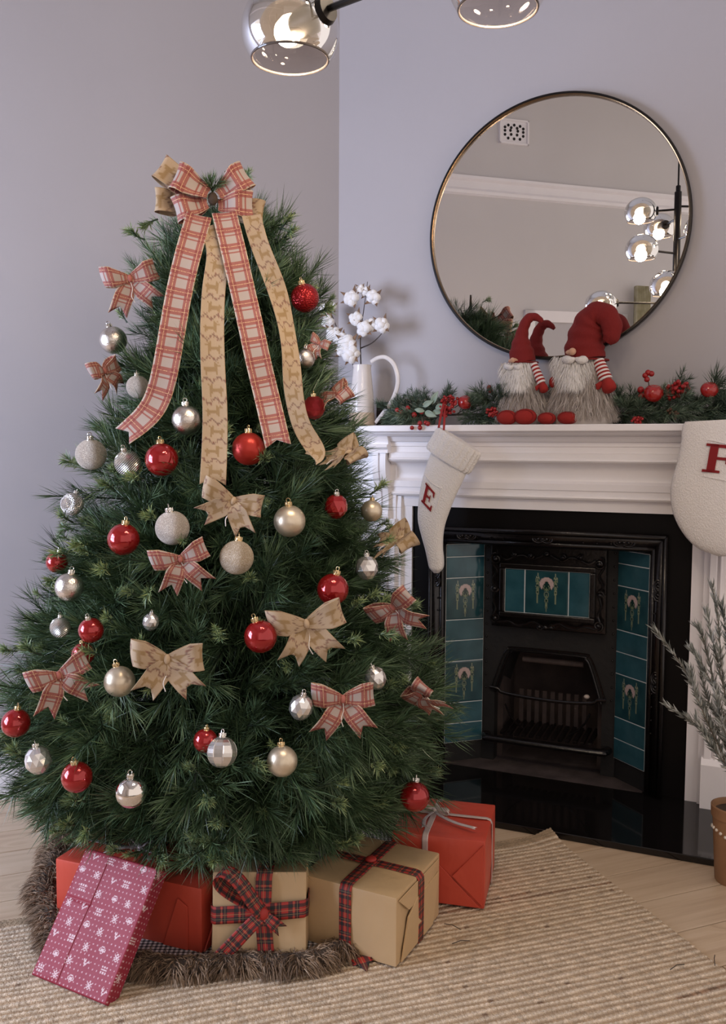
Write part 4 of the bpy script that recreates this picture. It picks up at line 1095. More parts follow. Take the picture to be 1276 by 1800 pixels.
def ribbon(name, C, Wd, width, m, parent, nu=8, vscale=None, notch=0., camber=0., N=None, printed=False, v0=0.):
    """C centre line, Wd unit width directions, width scalar or list; thin cloth strip"""
    C = np.asarray(C, float); n = len(C); Wd = np.asarray(Wd, float); Wd = Wd / (np.linalg.norm(Wd, axis=1)[:, None] + 1e-9)
    width = np.full(n, width) if np.isscalar(width) else np.asarray(width)
    seg = np.concatenate([[0], np.cumsum(np.linalg.norm(np.diff(C, axis=0), axis=1))])
    vs = []; uvs = []; cs = []; wref = vscale or width.max()
    T = np.gradient(C, axis=0); T /= np.linalg.norm(T, axis=1)[:, None] + 1e-9
    NN = np.cross(T, Wd)
    for i in range(n):
        for j in range(nu + 1):
            x = j / nu - .5; e = (notch * abs(x) * 2 - notch * .5) * width[i] if i == n - 1 else ((notch * abs(x) * 2 - notch * .5) * width[i] * .5 if i == n - 2 else 0)
            vs.append(C[i] + Wd[i] * x * width[i] + NN[i] * camber * (x * x * 4 - .5) * width[i] + T[i] * e)
            uvs.append((j / nu, seg[i] / wref)); cs.append(burlap_color(x * .046, seg[i] + v0) if printed else (0, 0, 0))
    fs = []; fu = []
    for i in range(n - 1):
        for j in range(nu):
            q = (i * (nu + 1) + j, i * (nu + 1) + j + 1, (i + 1) * (nu + 1) + j + 1, (i + 1) * (nu + 1) + j); fs.append(q); fu.append([uvs[k] for k in q])
    mb = MB(); mb.add(vs, fs, fu)
    if printed: mb.col = cs
    o = mb.build(name, m, parent, angle=180); so = o.modifiers.new('cloth', 'SOLIDIFY'); so.thickness = .0011; so.offset = 0; return o
def make_bow(root, W, kind, seed, loops=(1, 1), tails=True, tail_len=1.0, widthf=.72):
    g = random.Random(seed); m = {'plaid': m_plaid, 'burlap': m_burlap, 'tartan': m_tartan}[kind]; pr = kind == 'burlap'; nu = 24 if pr else 8; ns = 46 if pr else 28
    for s in (-1, 1):
        if not loops[(s + 1) // 2]: continue
        th = np.linspace(0, 2 * PI, ns); lift = g.uniform(.10, .24); depth_ = g.uniform(.20, .30); L = g.uniform(.92, 1.04)
        x = (.5 - .5 * np.cos(th)); C = np.stack([s * L * x * W, (lift * x ** 1.2) * W, (.04 + depth_ * np.sin(th) * (.35 + .65 * x) + .10 * x) * W], 1)
        ww = (.20 + (widthf - .20) * np.clip(x * 1.6, 0, 1) ** .75) * W
        tw = s * (.10 + .12 * g.random()); Wd = np.stack([-tw * x * s, np.ones_like(x), .18 * np.sin(th)], 1)
        C[:, 2] += .035 * W * np.sin(x * 9 + seed) * x
        ribbon('loop', C, Wd, ww, m, root, nu, vscale=widthf * W, camber=.05, printed=pr, v0=g.uniform(0, .05))
    if tails:
        for s in (-1, 1):
            t = np.linspace(0, 1, max(14, ns // 2)); ang = g.uniform(.42, .75); L = tail_len * g.uniform(.85, 1.12)
            dirx, diry = s * math.sin(ang), -math.cos(ang)
            C = np.stack([(dirx * t * L + s * .10 * t * t) * W, (diry * t * L) * W, (.02 + .16 * np.sin(t * 2.6) + .05 * np.sin(t * 7 + seed)) * W], 1)
            ww = (.16 + (widthf * .92 - .16) * np.clip(t * 2.3, 0, 1) ** .8) * W
            Wd = np.tile([-diry, dirx, .25 * s], (len(t), 1))
            ribbon('tail', C, Wd, ww, m, root, nu, vscale=widthf * W, notch=.55, camber=.06, printed=pr, v0=g.uniform(0, .05))
    kb = MB(); kb.sphere((0, .0, .09 * W), .12 * W, 12, 8, (.75, 1.15, .8))
    if pr: kb.col = [(.54, .40, .26)] * len(kb.v)
    kb.build('knot', m if not kind == 'plaid' else mat('plaid_knot', (.42, .14, .11), .8), root)
    cdp = [(0, -.05 * W, .06 * W), (.03 * W, -.35 * W, .05 * W), (-.05 * W, -.62 * W, .12 * W), (.02 * W, -.85 * W, .10 * W)]
    MB().tube(spline(cdp, 14), .0011, 5).build('tie_string', m_cord, root)
def bow_frame(px, py, roll, yaw, off=.02):
    c = tree_hit(px, py, off); nrm = tree_normal(c, .1); tocam = CAM - c; tocam /= np.linalg.norm(tocam)
    n = nrm * .25 + tocam * .75 if abs(yaw) < 30 else tocam; n[2] *= .6; n /= np.linalg.norm(n)
    x = np.cross([0, 0, 1.], n); x /= np.linalg.norm(x); y = np.cross(n, x)
    Rm = Matrix((x, y, n)).transposed() if False else Matrix([[x[i], y[i], n[i]] for i in range(3)])
    return c, (Rm @ Matrix.Rotation(math.radians(roll), 3, 'Z') @ Matrix.Rotation(math.radians(yaw), 3, 'Y'))
for i, (px, py, hw, roll, yaw, kind, label) in enumerate(BOWS):
    c, Rm = bow_frame(px, py, roll, yaw, .005); W = hw * project(c)[2] / F * (1.15 if abs(yaw) > 30 else 1)
    root = thing('bow', label, 'bow', group='bows on the christmas tree'); root.matrix_world = Matrix.Translation(Vector(c)) @ Rm.to_4x4()
    make_bow(root, W, kind, 40 + i, tail_len=1.05 if kind == 'plaid' else .9)
# the topper: four loops and four long tails
c0 = tree_hit(374, 352, .02); D0_ = project(c0)[2]
top = thing('bow', 'large red plaid and burlap topper bow with four long ribbon tails', 'bow'); top.name = 'topper_bow'
n = CAM - c0; n[2] = 0; n /= np.linalg.norm(n); x = np.cross([0, 0, 1.], n)
top.matrix_world = Matrix.Translation(Vector(c0)) @ Matrix([[x[i], (0, 0, 1)[i], n[i]] for i in range(3)]).to_4x4()
Minv = np.array(top.matrix_world.inverted())
def tl(P): return Minv[:3, :3] @ np.asarray(P) + Minv[:3, 3]
pxm = D0_ / F
def loop_top(dx, dy, roll, L, wd, depth_, m, pr, seed, zoff=0.):
    g = random.Random(seed); th = np.linspace(0, 2 * PI, 60); xx = .5 - .5 * np.cos(th)
    ca, sa = math.cos(roll), math.sin(roll)
    cx = L * xx; cy = .0 * xx; C = np.stack([dx + cx * ca - cy * sa, dy + cx * sa + cy * ca, zoff + depth_ * np.sin(th) * (.3 + .7 * xx) + .015 * xx + .006 * np.sin(xx * 8 + seed)], 1)
    Wd = np.stack([-sa + 0 * xx, ca + 0 * xx, .25 * np.sin(th)], 1); ww = .022 + (wd - .022) * np.clip(xx * 1.5, 0, 1) ** .8
    ribbon('loop', C, Wd, ww, m, top, 24 if pr else 10, vscale=wd, camber=.06, printed=pr)
loop_top(-.010, .010, PI - .42, 62 * pxm, .066, .022, m_plaid, False, 1, .012)
loop_top(-.012, -.010, PI + .28, 58 * pxm, .060, .020, m_plaid, False, 2, .004)
loop_top(.012, .010, .62, 62 * pxm, .062, .024, m_plaid, False, 3, .012)
loop_top(.012, -.012, .02, 60 * pxm, .060, .020, m_plaid, False, 4, .006)
loop_top(-.020, .005, PI - .60, 92 * pxm, .060, .02, m_burlap, True, 5, -.025)
loop_top(-.020, -.005, PI - .02, 84 * pxm, .055, .02, m_burlap, True, 6, -.03)
loop_top(.018, -.010, -.12, 76 * pxm, .055, .02, m_burlap, True, 7, -.028)
kb = MB().sphere((0, 0, .012), .013, 12, 10, (.9, 1.2, .8)).build('knot', m_bark, top)
V, Fl, Ct, T = pine_sprig(77, L=.05, nl=.028, shoots=2, count=70, tonebias=.05)
R = frame_from(np.array([.0, .55, .6]), 1.); tuft = raw_mesh('pine_tuft', V @ R.T + np.array([.0, .006, .0]), Fl, Ct, m_needle, top, tone=np.clip(T, 0, 1))
for k, pts in TAILS.items():
    pr = 'burlap' in k; n_ = 190 if pr else 60; pp = spline(pts, n_); w0, w1 = TAILW[k]
    Cw = []
    for i, p in enumerate(pp):
        t = i / (n_ - 1); off = (.035 if not pr else .022) + (.012 * math.sin(t * 14 + (1 if pr else 0)) * t)
        Q = tree_hit(p[0], p[1], off)
        Cw.append(Q)
    Cw = np.array(Cw); kk = 9 if not pr else 21; pad = np.vstack([np.repeat(Cw[:1], kk // 2, 0), Cw, np.repeat(Cw[-1:], kk // 2, 0)]); Cw = np.array([pad[i:i + kk].mean(0) for i in range(n_)])
    C = np.array([tl(q) for q in Cw]); T_ = np.gradient(C, axis=0); Wd = []
    for i in range(n_):
        t = i / (n_ - 1); nn = np.array([.0, .25, 1.]); wv = np.cross(nn, T_[i]); wv /= np.linalg.norm(wv) + 1e-9
        if k == 'plaid_l' and t > .8: wv = wv + np.array([0, .15, .5]) * (t - .8) * 4
        if k == 'burlap_r': wv = wv + np.array([0, 0, .5]) * math.sin(t * 11) + (np.array([0., 0, 1.2]) * max(0, t - .85) * 6)
        Wd.append(wv)
    ribbon('tail', C, Wd, np.linspace(w0, w1, n_), m_burlap if pr else m_plaid, top, 30 if pr else 10, vscale=w0, notch=.30, camber=.04, printed=pr)

# ================================================================== TREE SKIRT
SKX, SKY, SKR = -.352, 2.345, .495
skirt = thing('tree_skirt', 'round tree skirt with shaggy brown fur trim under the gifts', 'tree skirt', (SKX, SKY, 0))
def sk_r(a): return SKR + .018 * math.sin(a * 5) + .010 * math.sin(a * 11 + 1)
mb = MB(); vs = []; fs_ = []; K = 96
for i in range(K):
    a = 2 * PI * i / K
    for rr, z in ((.08, .014), (.25, .016), (.38, .016), (sk_r(a) - .02, .014), (sk_r(a) - .02, .006)): vs.append((rr * math.cos(a), rr * math.sin(a), z))
for i in range(K):
    j = (i + 1) % K
    for q in range(4): fs_.append((i * 5 + q, i * 5 + q + 1, j * 5 + q + 1, j * 5 + q))
mb.add(vs, fs_).build('lining', m_gingham, skirt)
mb = MB(); mb.tube([(sk_r(a) * math.cos(a), sk_r(a) * math.sin(a), .024) for a in np.linspace(0, 2 * PI, 97)], .024, 10, cap=False, flat=.8, ref=(0, 0, 1)); mb.build('trim_roll', mat('fur_base', (.06, .042, .030), .95), skirt)
g = np.random.default_rng(5); n = 15000; aa = g.uniform(0, 2 * PI, n)
# denser where it is seen
aa = np.where(g.random(n) < .8, g.uniform(PI * .85, 2 * PI + .1, n), aa); ph_ = g.uniform(-.6, PI + .6, n)
rr = np.array([sk_r(a) for a in aa]) + .03 * np.cos(ph_); roots = np.stack([rr * np.cos(aa), rr * np.sin(aa), .024 + .018 * np.sin(ph_)], 1)
clump = np.sin(aa * 60) * .5 + np.sin(aa * 23 + 1) * .5
dirs = np.stack([np.cos(aa) * (.55 * np.cos(ph_) + .5) - np.sin(aa) * clump * .9, np.sin(aa) * (.55 * np.cos(ph_) + .5) + np.cos(aa) * clump * .9, np.abs(np.sin(ph_)) * .22 + .03], 1) + g.normal(0, .25, (n, 3))
ln = g.uniform(.016, .036, n)
f_ = strands('fur_trim', roots, dirs, ln, m_fur_brown, skirt, .0013, .55, 3, .12, np.clip(.35 + .3 * clump + g.normal(0, .2, n), 0, 1))
me = f_.data; co = np.empty(len(me.vertices) * 3, np.float32); me.vertices.foreach_get('co', co); co[2::3] = np.maximum(co[2::3], .008); me.vertices.foreach_set('co', co)

# ================================================================== GIFTS
def gift_body(root, w, d, h, m, round_=.006, name='wrapped_box', seed=0, puff=.004):
    """box with soft paper edges: origin front-left-bottom corner, x width, y depth, z height"""
    bm = bmesh.new(); bmesh.ops.create_cube(bm, size=1)
    for v in bm.verts: v.co = Vector(((v.co.x + .5) * w, (v.co.y + .5) * d, (v.co.z + .5) * h))
    bmesh.ops.bevel(bm, geom=bm.edges[:], offset=round_, segments=2, affect='EDGES', profile=.6)
    bmesh.ops.subdivide_edges(bm, edges=[e for e in bm.edges if e.calc_length() > .05], cuts=7, use_grid_fill=True)
    g = random.Random(seed); a, b, c = g.uniform(0, 6), g.uniform(0, 6), g.uniform(0, 6)
    for v in bm.verts:
        p = v.co; q = p - Vector((w / 2, d / 2, h / 2))
        amp = puff * (.6 * math.sin(p.x * 31 + a + p.z * 13) * math.sin(p.z * 27 + b) + .4 * math.sin(p.y * 33 + c + p.x * 9))
        qq = Vector((q.x / w, q.y / d, q.z / h)); k = max(range(3), key=lambda i: abs(qq[i])); e = Vector((0, 0, 0)); e[k] = 1 if qq[k] > 0 else -1
        edge = min(1, 4 * (1 - 2 * sorted([abs(qq[0]), abs(qq[1]), abs(qq[2])])[1]))
        if not (k == 2 and qq[2] < 0): v.co += e * (amp * edge)
    me = bpy.data.meshes.new(name); bm.to_mesh(me); bm.free(); me.materials.append(m)
    me.polygons.foreach_set('use_smooth', [True] * len(me.polygons)); me.set_sharp_from_angle(angle=math.radians(35))
    o = bpy.data.objects.new(name, me); COL.objects.link(o); o.parent = root; return o
def flap(root, poly, nrm, m, t=.0022, name='folded_flap'):
    """a folded paper flap: polygon with thickness, lying on a face"""
    P = [Vector(p) for p in poly]; n = Vector(nrm).normalized(); mb = MB(); k = len(P)
    cen = sum(P, Vector()) / k
    vs = [p for p in P] + [p + n * t * (1.6 if i == k - 1 else 1) for i, p in enumerate(P)]
    mb.add(vs, [tuple(range(k, 2 * k))] + [(i, (i + 1) % k, k + (i + 1) % k, k + i) for i in range(k)]); return mb.build(name, m, root, smooth=False, bevel=.0006)
def band(root, path, wdir, width, m, name='ribbon_band', nu=6, N=50, camber=0.):
    C = np.array(path, float); seg = np.concatenate([[0], np.cumsum(np.linalg.norm(np.diff(C, axis=0), axis=1))]); s = np.linspace(0, seg[-1], N)
    CC = np.stack([np.interp(s, seg, C[:, i]) for i in range(3)], 1); Wd = np.tile(wdir, (N, 1)) if np.ndim(wdir) == 1 else np.stack([np.interp(s, seg, np.asarray(wdir)[:, i]) for i in range(3)], 1)
    return ribbon(name, CC, Wd, width, m, root, nu, vscale=width if np.isscalar(width) else max(width), camber=camber)
def gift_root(label, A, Bp, name='gift_box'):
    """origin at floor point A, x axis toward floor point Bp"""
    A = np.array(A); d = np.array(Bp) - A; return thing(name, label, 'gift', (A[0], A[1], A[2]), math.atan2(d[1], d[0]), 'gifts under the christmas tree')
GZ = .024   # gifts stand on the rug / skirt
# big kraft box
gk = gift_root('large brown kraft paper gift tied with a dark tartan ribbon', (.078, 1.880, .012), (.190, 2.100, 0)); w_, d_k, h_ = .250, .245, .158
gift_body(gk, w_, d_k, h_, m_kraft, .005, seed=1)
# its right-hand end carries the folded flaps
e = .002
flap(gk, [(.02, -e, .004), (.20, -e, .004), (.235, -e, .118), (.10, -e, .112), (.055, -e, .09)], (0, -1, 0), m_kraft, .003)
flap(gk, [(.005, -e, .15), (.24, -e, .15), (.15, -e, .105), (.06, -e, .105)], (0, -1, 0), m_kraft, .0015)
tz = h_ + .003; tw = .030
band(gk, [(.125, -.005, .0), (.125, -.006, h_ - .01), (.125, .004, tz), (.125, d_k - .004, tz), (.125, d_k + .004, h_ - .01), (.125, d_k + .004, 0)], (1, 0, 0), tw, m_tartan)
band(gk, [(-.005, .125, .0), (-.005, .125, h_ - .01), (.004, .125, tz + .001), (w_ - .004, .125, tz + .001), (w_ + .005, .125, h_ - .01), (w_ + .005, .125, 0)], (0, 1, 0), tw, m_tartan)
MB().sphere((.125, .125, tz + .006), .014, 12, 8, (1, 1, .45)).build('ribbon_knot', m_tartan, gk)
# red box, right
gr = gift_root('orange red gift box at the right with a pale satin ribbon bow', (.078, 2.190, .012), (.300, 2.133, 0)); w_, dr_, h_ = .235, .240, .172
gift_body(gr, w_, dr_, h_, m_redpaper, .004, seed=2)
flap(gr, [(.02, -e, .004), (.225, -e, .004), (.15, -e, .075), (.11, -e, .112), (.02, -e, .112)], (0, -1, 0), m_redpaper, .0022)
flap(gr, [(.231, -e, .165), (.231, -e, .008), (.155, -e, .078)], (0, -1, 0), m_redpaper, .0030)
tz = h_ + .0025
band(gr, [(.085, -.003, 0), (.085, -.004, h_ - .006), (.085, .004, tz), (.085, dr_ - .004, tz), (.085, dr_ + .003, h_ - .01)], (1, 0, 0), .015, m_satin)
band(gr, [(-.004, .135, .05), (-.003, .135, h_ - .006), (.004, .135, tz + .0008), (w_ - .004, .135, tz + .0008), (w_ + .003, .135, h_ - .008), (w_ + .004, .135, .0)], (0, 1, 0), .013, m_satin)
for s in (-1, 1):
    th = np.linspace(0, 2 * PI, 24); xx = .5 - .5 * np.cos(th); ribbon('bow_loop', np.stack([.085 + s * .040 * xx, .135 - .01 * xx * s, tz + .006 + .008 * np.sin(th) * xx + .004], 1), np.tile([.1, .8, .5], (24, 1)), .012, m_satin, gr, 4)
ribbon('bow_tail', spline([(.085, .13, tz + .008), (.105, .10, tz + .010), (.15, .07, tz + .008), (.205, .045, tz + .010)], 16), np.tile([.3, .9, .3], (16, 1)), .009, m_satin_grey, gr, 4, notch=.5)
ribbon('bow_tail', spline([(.085, .13, tz + .008), (.07, .08, tz + .006), (.075, .03, tz + .005)], 14), np.tile([1, .1, .2], (14, 1)), .010, m_satin_grey, gr, 4, notch=.5)
MB().sphere((.085, .134, tz + .008), .008, 10, 8, (1, 1, .7)).build('ribbon_knot', m_satin, gr)
# red box, left
gl = gift_root('wide red gift box at the left behind the patterned gift', (-.735, 2.075, .012), (-.360, 1.930, 0)); w_, dl_, h_ = .405, .235, .152
gift_body(gl, w_, dl_, h_, m_redpaper, .005, seed=3)
tz = h_ + .0025
band(gl, [(-.003, .11, .0), (-.003, .11, h_ - .006), (.004, .11, tz), (w_ - .004, .11, tz), (w_ + .003, .11, h_ - .01), (w_ + .003, .11, 0)], (0, 1, 0), .012, m_satin_grey)
flap(gl, [(w_ + e, .004, .004), (w_ + e, dl_ - .01, .004), (w_ + e, .16, .07), (w_ + e, .06, .07)], (1, 0, 0), m_redpaper, .003)
flap(gl, [(w_ - .10, -e, .004), (w_ - .035, -e, .004), (w_ - .035, -e, .105), (w_ - .06, -e, .12)], (0, -1, 0), m_redpaper, .002, 'folded_crease')
for s in (-1, 1):
    th = np.linspace(0, 2 * PI, 22); xx = .5 - .5 * np.cos(th); ribbon('bow_loop', np.stack([.165 + s * .035 * xx, .11 + .004 * xx, tz + .006 + .014 * np.sin(th) * xx + .012 * xx], 1), np.tile([0, .9, .4], (22, 1)), .012, m_satin_grey, gl, 4)
    ribbon('bow_tail', spline([(.165, .11, tz + .008), (.165 + s * .03, .08, tz + .012), (.165 + s * .065, .06, tz + .006)], 12), np.tile([.2, 1, .3], (12, 1)), .010, m_satin_grey, gl, 4, notch=.5)
MB().sphere((.165, .11, tz + .007), .008, 10, 8, (1, 1, .7)).build('ribbon_knot', m_satin_grey, gl)
# small kraft box
gs = gift_root('small square brown kraft gift with a tartan bow at the front', (-.329, 1.893, .012), (-.121, 1.897, 0)); w_, ds_, h_ = .208, .085, .198
gs.rotation_euler[0] = -.13
gift_body(gs, w_, ds_, h_, m_kraft, .004, seed=4)
tw = .036
band(gs, [(.118, .06, h_ + .003), (.116, .002, h_ + .003), (.114, -.006, h_ - .012), (.112, -.006, .11), (.122, -.006, .004)], (1, .0, 0), [.036] * 50, m_tartan)
band(gs, [(-.004, .07, .108), (-.004, .004, .106), (.004, -.007, .106), (.108, -.009, .112), (w_ - .004, -.007, .120), (w_ + .004, .004, .121), (w_ + .004, .07, .122)], (0, 0, 1), .038, m_tartan)
kx, kz = .114, .114
th = np.linspace(0, 2 * PI, 40); xx = .5 - .5 * np.cos(th)
ca, sa = math.cos(2.36), math.sin(2.36); cy_ = .030 * np.sin(th) * xx
ribbon('bow_loop', np.stack([kx + .135 * xx * ca - cy_ * sa, -.016 - .022 * xx + .010 * np.sin(th), kz + .135 * xx * sa + cy_ * ca], 1), np.stack([-sa * .75 + .25 * np.sin(th), -.55 + 0 * th, ca * .75 + 0 * th], 1), .033, m_tartan, gs, 8, camber=.05)
ribbon('bow_tail', spline([(kx, -.018, kz), (.075, -.024, .078), (.035, -.020, .035), (.008, -.014, .006)], 24), np.tile([.72, 0, -.70], (24, 1)), [.02] + list(np.linspace(.03, .036, 23)), m_tartan, gs, 8, notch=.5)
ribbon('bow_tail', spline([(kx, -.018, kz), (.135, -.024, .098), (.152, -.020, .082)], 10), np.tile([.6, 0, .75], (10, 1)), [.016, .02, .022, .024, .026, .027, .028, .028, .028, .028], m_tartan, gs, 8, notch=.6)
MB().sphere((kx, -.018, kz), .013, 12, 8, (1, .6, 1.1)).build('ribbon_knot', m_tartan, gs)
# tartan ribbon end showing under the big kraft box
sc_ = thing('ribbon_scrap', 'short frayed tartan ribbon end lying on the rug', 'ribbon', floor_at(632, 1697) + np.array([0, 0, .012]), .2)
ribbon('strip', spline([(-.005, .035, .002), (.0, .01, .006), (.004, -.012, .004), (.006, -.022, .001)], 12), np.tile([1, .1, .1], (12, 1)), .046, m_tartan, sc_, 8, notch=-.8)
# patterned flat gift leaning on the red box
Bl = np.array([-.712, 1.847, .013]); Br = np.array([-.523, 1.743, .013]); exg = (Br - Bl) / np.linalg.norm(Br - Bl); bk = np.array([-exg[1], exg[0], 0.]); LEAN = .93
ezg = bk * math.cos(LEAN) + EZ * math.sin(LEAN); eyg = np.cross(ezg, exg)
gm_ = thing('gift_box', 'flat patterned crimson gift with white dots and icons leaning at the front left', 'gift', group='gifts under the christmas tree')
gm_.matrix_world = Matrix([[exg[i], eyg[i], ezg[i], Bl[i]] for i in range(3)] + [[0, 0, 0, 1]])
gw, gd, gh = .218, .034, .272
ICON = dict(gift=["##.##.##", "##.##.##", "........", "########", "........", "##.##.##", "##.##.##"], star=["...##...", "#..##..#", ".##..##.", "..####..", "##.##.##", "..####..", ".##..##.", "#..##..#"],
            bell=["..####..", ".#....#.", "#.####.#", "#.####.#", "########", "..#..#..", "...##..."], deer=["#.#.....", "###...#.", ".##..###", ".#..##..", ".####...", "..##....", "..#....."])
icons = []; gi = random.Random(4)
for r_ in range(8):
    for c_ in range(5): icons.append((.02 + c_ * .045 + (.022 if r_ % 2 else 0) + gi.uniform(-.004, .004), .02 + r_ * .034 + gi.uniform(-.003, .003), ICON[('gift', 'star', 'bell', 'star', 'deer')[(c_ + 2 * r_) % 5]]))
def pcol(a, b):
    for ix, iz, ic in icons:
        dx, dz = (a - ix) / .0021 + 4, (iz - b) / .0021 + 4
        if -.5 < dx < 8.5 and -.5 < dz < 8.5:
            if 0 <= dx < 8 and 0 <= dz < len(ic) and ic[int(dz)][int(dx)] == '#': return (.62, .45, .45)
            return (.26, .026, .042)
    da = (a / .0112) % 1 - .5; db = (b / .0112) % 1 - .5
    if da * da + db * db < .021: return (.55, .33, .35)
    return (.26, .026, .042)
mb = MB(); vs = []; cs = []; NA, NB = 190, 236; ND = 28; fs_ = []
def wav(a, b): return .0018 * math.sin(a * 40 + 1) * math.sin(b * 23) + (-.0016 if a < .078 else 0) + (.002 * math.exp(-((b - .165) / .004) ** 2) if a < .08 else 0)
r0 = .004
for j in range(NB + 1):
    for i in range(NA + 1):
        a, b = gw * i / NA, gh * j / NB; e_ = min(a, gw - a, b, gh - b); y = (r0 - math.sqrt(max(0, r0 * r0 - (r0 - e_) ** 2))) if e_ < r0 else 0
        vs.append((a, y + wav(a, b) * min(1, e_ / .01), b)); cs.append(pcol(a, b))
idx = lambda i, j: j * (NA + 1) + i
fs_ += [(idx(i, j), idx(i + 1, j), idx(i + 1, j + 1), idx(i, j + 1)) for j in range(NB) for i in range(NA)]
def side_grid(fn, n1, n2):
    o = len(vs)
    for j in range(n2 + 1):
        for i in range(n1 + 1):
            p, (a, b) = fn(i / n1, j / n2); vs.append(p); cs.append(pcol(a, b))
    for j in range(n2):
        for i in range(n1): fs_.append((o + j * (n1 + 1) + i, o + j * (n1 + 1) + i + 1, o + (j + 1) * (n1 + 1) + i + 1, o + (j + 1) * (n1 + 1) + i))
side_grid(lambda s, t: ((gw, r0 + s * (gd - r0), gh * t), (gw + s * gd, gh * t)), ND, NB)
side_grid(lambda s, t: ((0, gd - s * (gd - r0), gh * t), (-s * gd, gh * t)), ND, NB)
side_grid(lambda s, t: ((gw * s, r0 + t * (gd - r0), gh), (gw * s, gh + t * gd)), NA, ND)
side_grid(lambda s, t: ((gw * s, gd - t * (gd - r0), 0), (gw * s, -t * gd)), NA, ND)
vs += [(0, gd, 0), (gw, gd, 0), (gw, gd, gh), (0, gd, gh)]; cs += [(.26, .026, .042)] * 4; o_ = len(vs) - 4; fs_.append((o_ + 1, o_, o_ + 3, o_ + 2))
mb.add(vs, fs_); mb.col = cs; mb.build('wrapped_box', m_printpaper, gm_, angle=50)

# ================================================================== ON THE MANTELPIECE
SHZ = 1.2312
class Mant:
    """pixel -> coordinates local to a thing standing on the mantelpiece"""
    def __init__(s, name, label, cat, px, n, z=SHZ, group=None):
        s.u0, _ = MP(px, 740, n); s.n0 = n; s.z0 = z; s.root = mantel_thing(name, label, cat, s.u0, n, z, group)
    def p(s, px, py, n):
        u, z = MP(px, py, n); return Vector((u - s.u0, -(n - s.n0), z - s.z0))
PX = 1 / 522.       # metres per pixel at the mantelpiece
# ---- white jug with cotton branches
jug = Mant('jug', 'tall cream glazed jug with a thin handle and bare clay foot on the mantelpiece', 'jug', 636, .0)
H = .222
prof = [(.003, .0), (.046, .0), (.0485, .004), (.0475, .03), (.0460, .05)]
MB().lathe(prof, 40).build('clay_foot', m_clay, jug.root)
pr2 = [(.0462, .049), (.0445, .08), (.0415, .12), (.0375, .16), (.0335, .195), (.0325, .212), (.0345, H), (.0320, H), (.0295, .20), (.033, .15), (.040, .07), (.002, .06)]
MB().lathe(pr2, 40, closed=False).build('body', m_glaze, jug.root)
ug, zg = MP(656, 636, .0); hp = [jug.p(x, y, .0) for x, y in ((652, 636), (664, 629), (678, 628), (692, 640), (699, 662), (697, 685), (686, 710), (672, 728), (660, 743))]
MB().tube(spline([tuple(v) for v in hp], 40), [.0052] * 30 + [.0052 - .00012 * i for i in range(10)], 8, flat=1.5).build('handle', m_glaze, jug.root)
def cotton(label, stems, bolls, n0):
    c = Mant('cotton_branch', label, 'cotton branch', stems[0][0][0], n0, group='cotton branches in the jug')
    for pts in stems:
        MB().tube(spline([tuple(c.p(x, y, n)) for x, y, n in pts], 16), [.0026 - .0001 * i for i in range(16)], 6).build('stem', m_stem, c.root)
    g = random.Random(int(stems[0][0][0]))
    for x, y, r, n in bolls:
        o = c.p(x, y, n); R = r * PX; mb = MB()
        for k in range(5):
            a = 2 * PI * k / 5 + g.uniform(-.3, .3); e = g.uniform(-.3, .3)
            mb.sphere(o + Vector((math.cos(a) * .50, g.uniform(-.35, .1), math.sin(a) * .50)) * R, R * g.uniform(.52, .66), 12, 9)
        mb.sphere(o + Vector((0, -.3 * R, 0)), R * .6, 12, 9)
        b = mb.build('cotton_boll', m_cotton, c.root)
        dp = b.modifiers.new('d', 'DISPLACE'); tx = bpy.data.textures.get('fluff') or bpy.data.textures.new('fluff', 'CLOUDS'); tx.noise_scale = .012; dp.texture = tx; dp.strength = .006; dp.texture_coords = 'GLOBAL' if False else 'LOCAL'
        cb_ = MB()
        for k in range(4):
            a = 2 * PI * k / 4 + g.uniform(-.4, .4) + PI / 4; d = Vector((math.cos(a), -.25, math.sin(a))); q = o + d * R * .75; tq = o + d * R * 1.6 + Vector((0, -.2 * R, .1 * R)); s_ = Vector((-math.sin(a), 0, math.cos(a))) * R * .30
            cb_.add([o + d * R * .35, q + s_, tq, q - s_, o + d * R * .35 + Vector((0, .15 * R, 0)), q + s_ + Vector((0, .12 * R, 0)), tq + Vector((0, .05 * R, 0)), q - s_ + Vector((0, .12 * R, 0))],
                    [(0, 1, 2, 3), (7, 6, 5, 4), (0, 4, 5, 1), (1, 5, 6, 2), (2, 6, 7, 3), (3, 7, 4, 0)])
        cb_.build('husk', m_brown, b, smooth=False)
    return c
cotton('taller cotton branch with white bolls standing in the jug', [[(637, 700, .0), (634, 630, .005), (634, 585, .01), (640, 540, .01), (646, 495, .01)], [(634, 612, .0), (652, 604, .02), (664, 594, .02), (672, 585, .02)]],
       [(619, 524, 15, .02), (657, 523, 14, .02), (644, 514, 10, .0), (627, 560, 13, .02), (640, 578, 15, .025), (652, 572, 12, .015), (672, 572, 14, .025), (634, 508, 8, .01)], .0)
cotton('cotton branch leaning left out of the jug beside the tree', [[(630, 700, .01), (618, 632, .0), (600, 600, .0), (588, 565, -.01), (574, 535, -.01)], [(606, 625, .0), (588, 627, .0), (572, 625, .0)]],
       [(571, 545, 11, .0), (585, 540, 9, -.01), (577, 566, 13, .0), (588, 588, 15, .0), (600, 596, 12, .01), (612, 606, 18, .02), (618, 622, 16, .03), (603, 617, 12, .02)], .01)
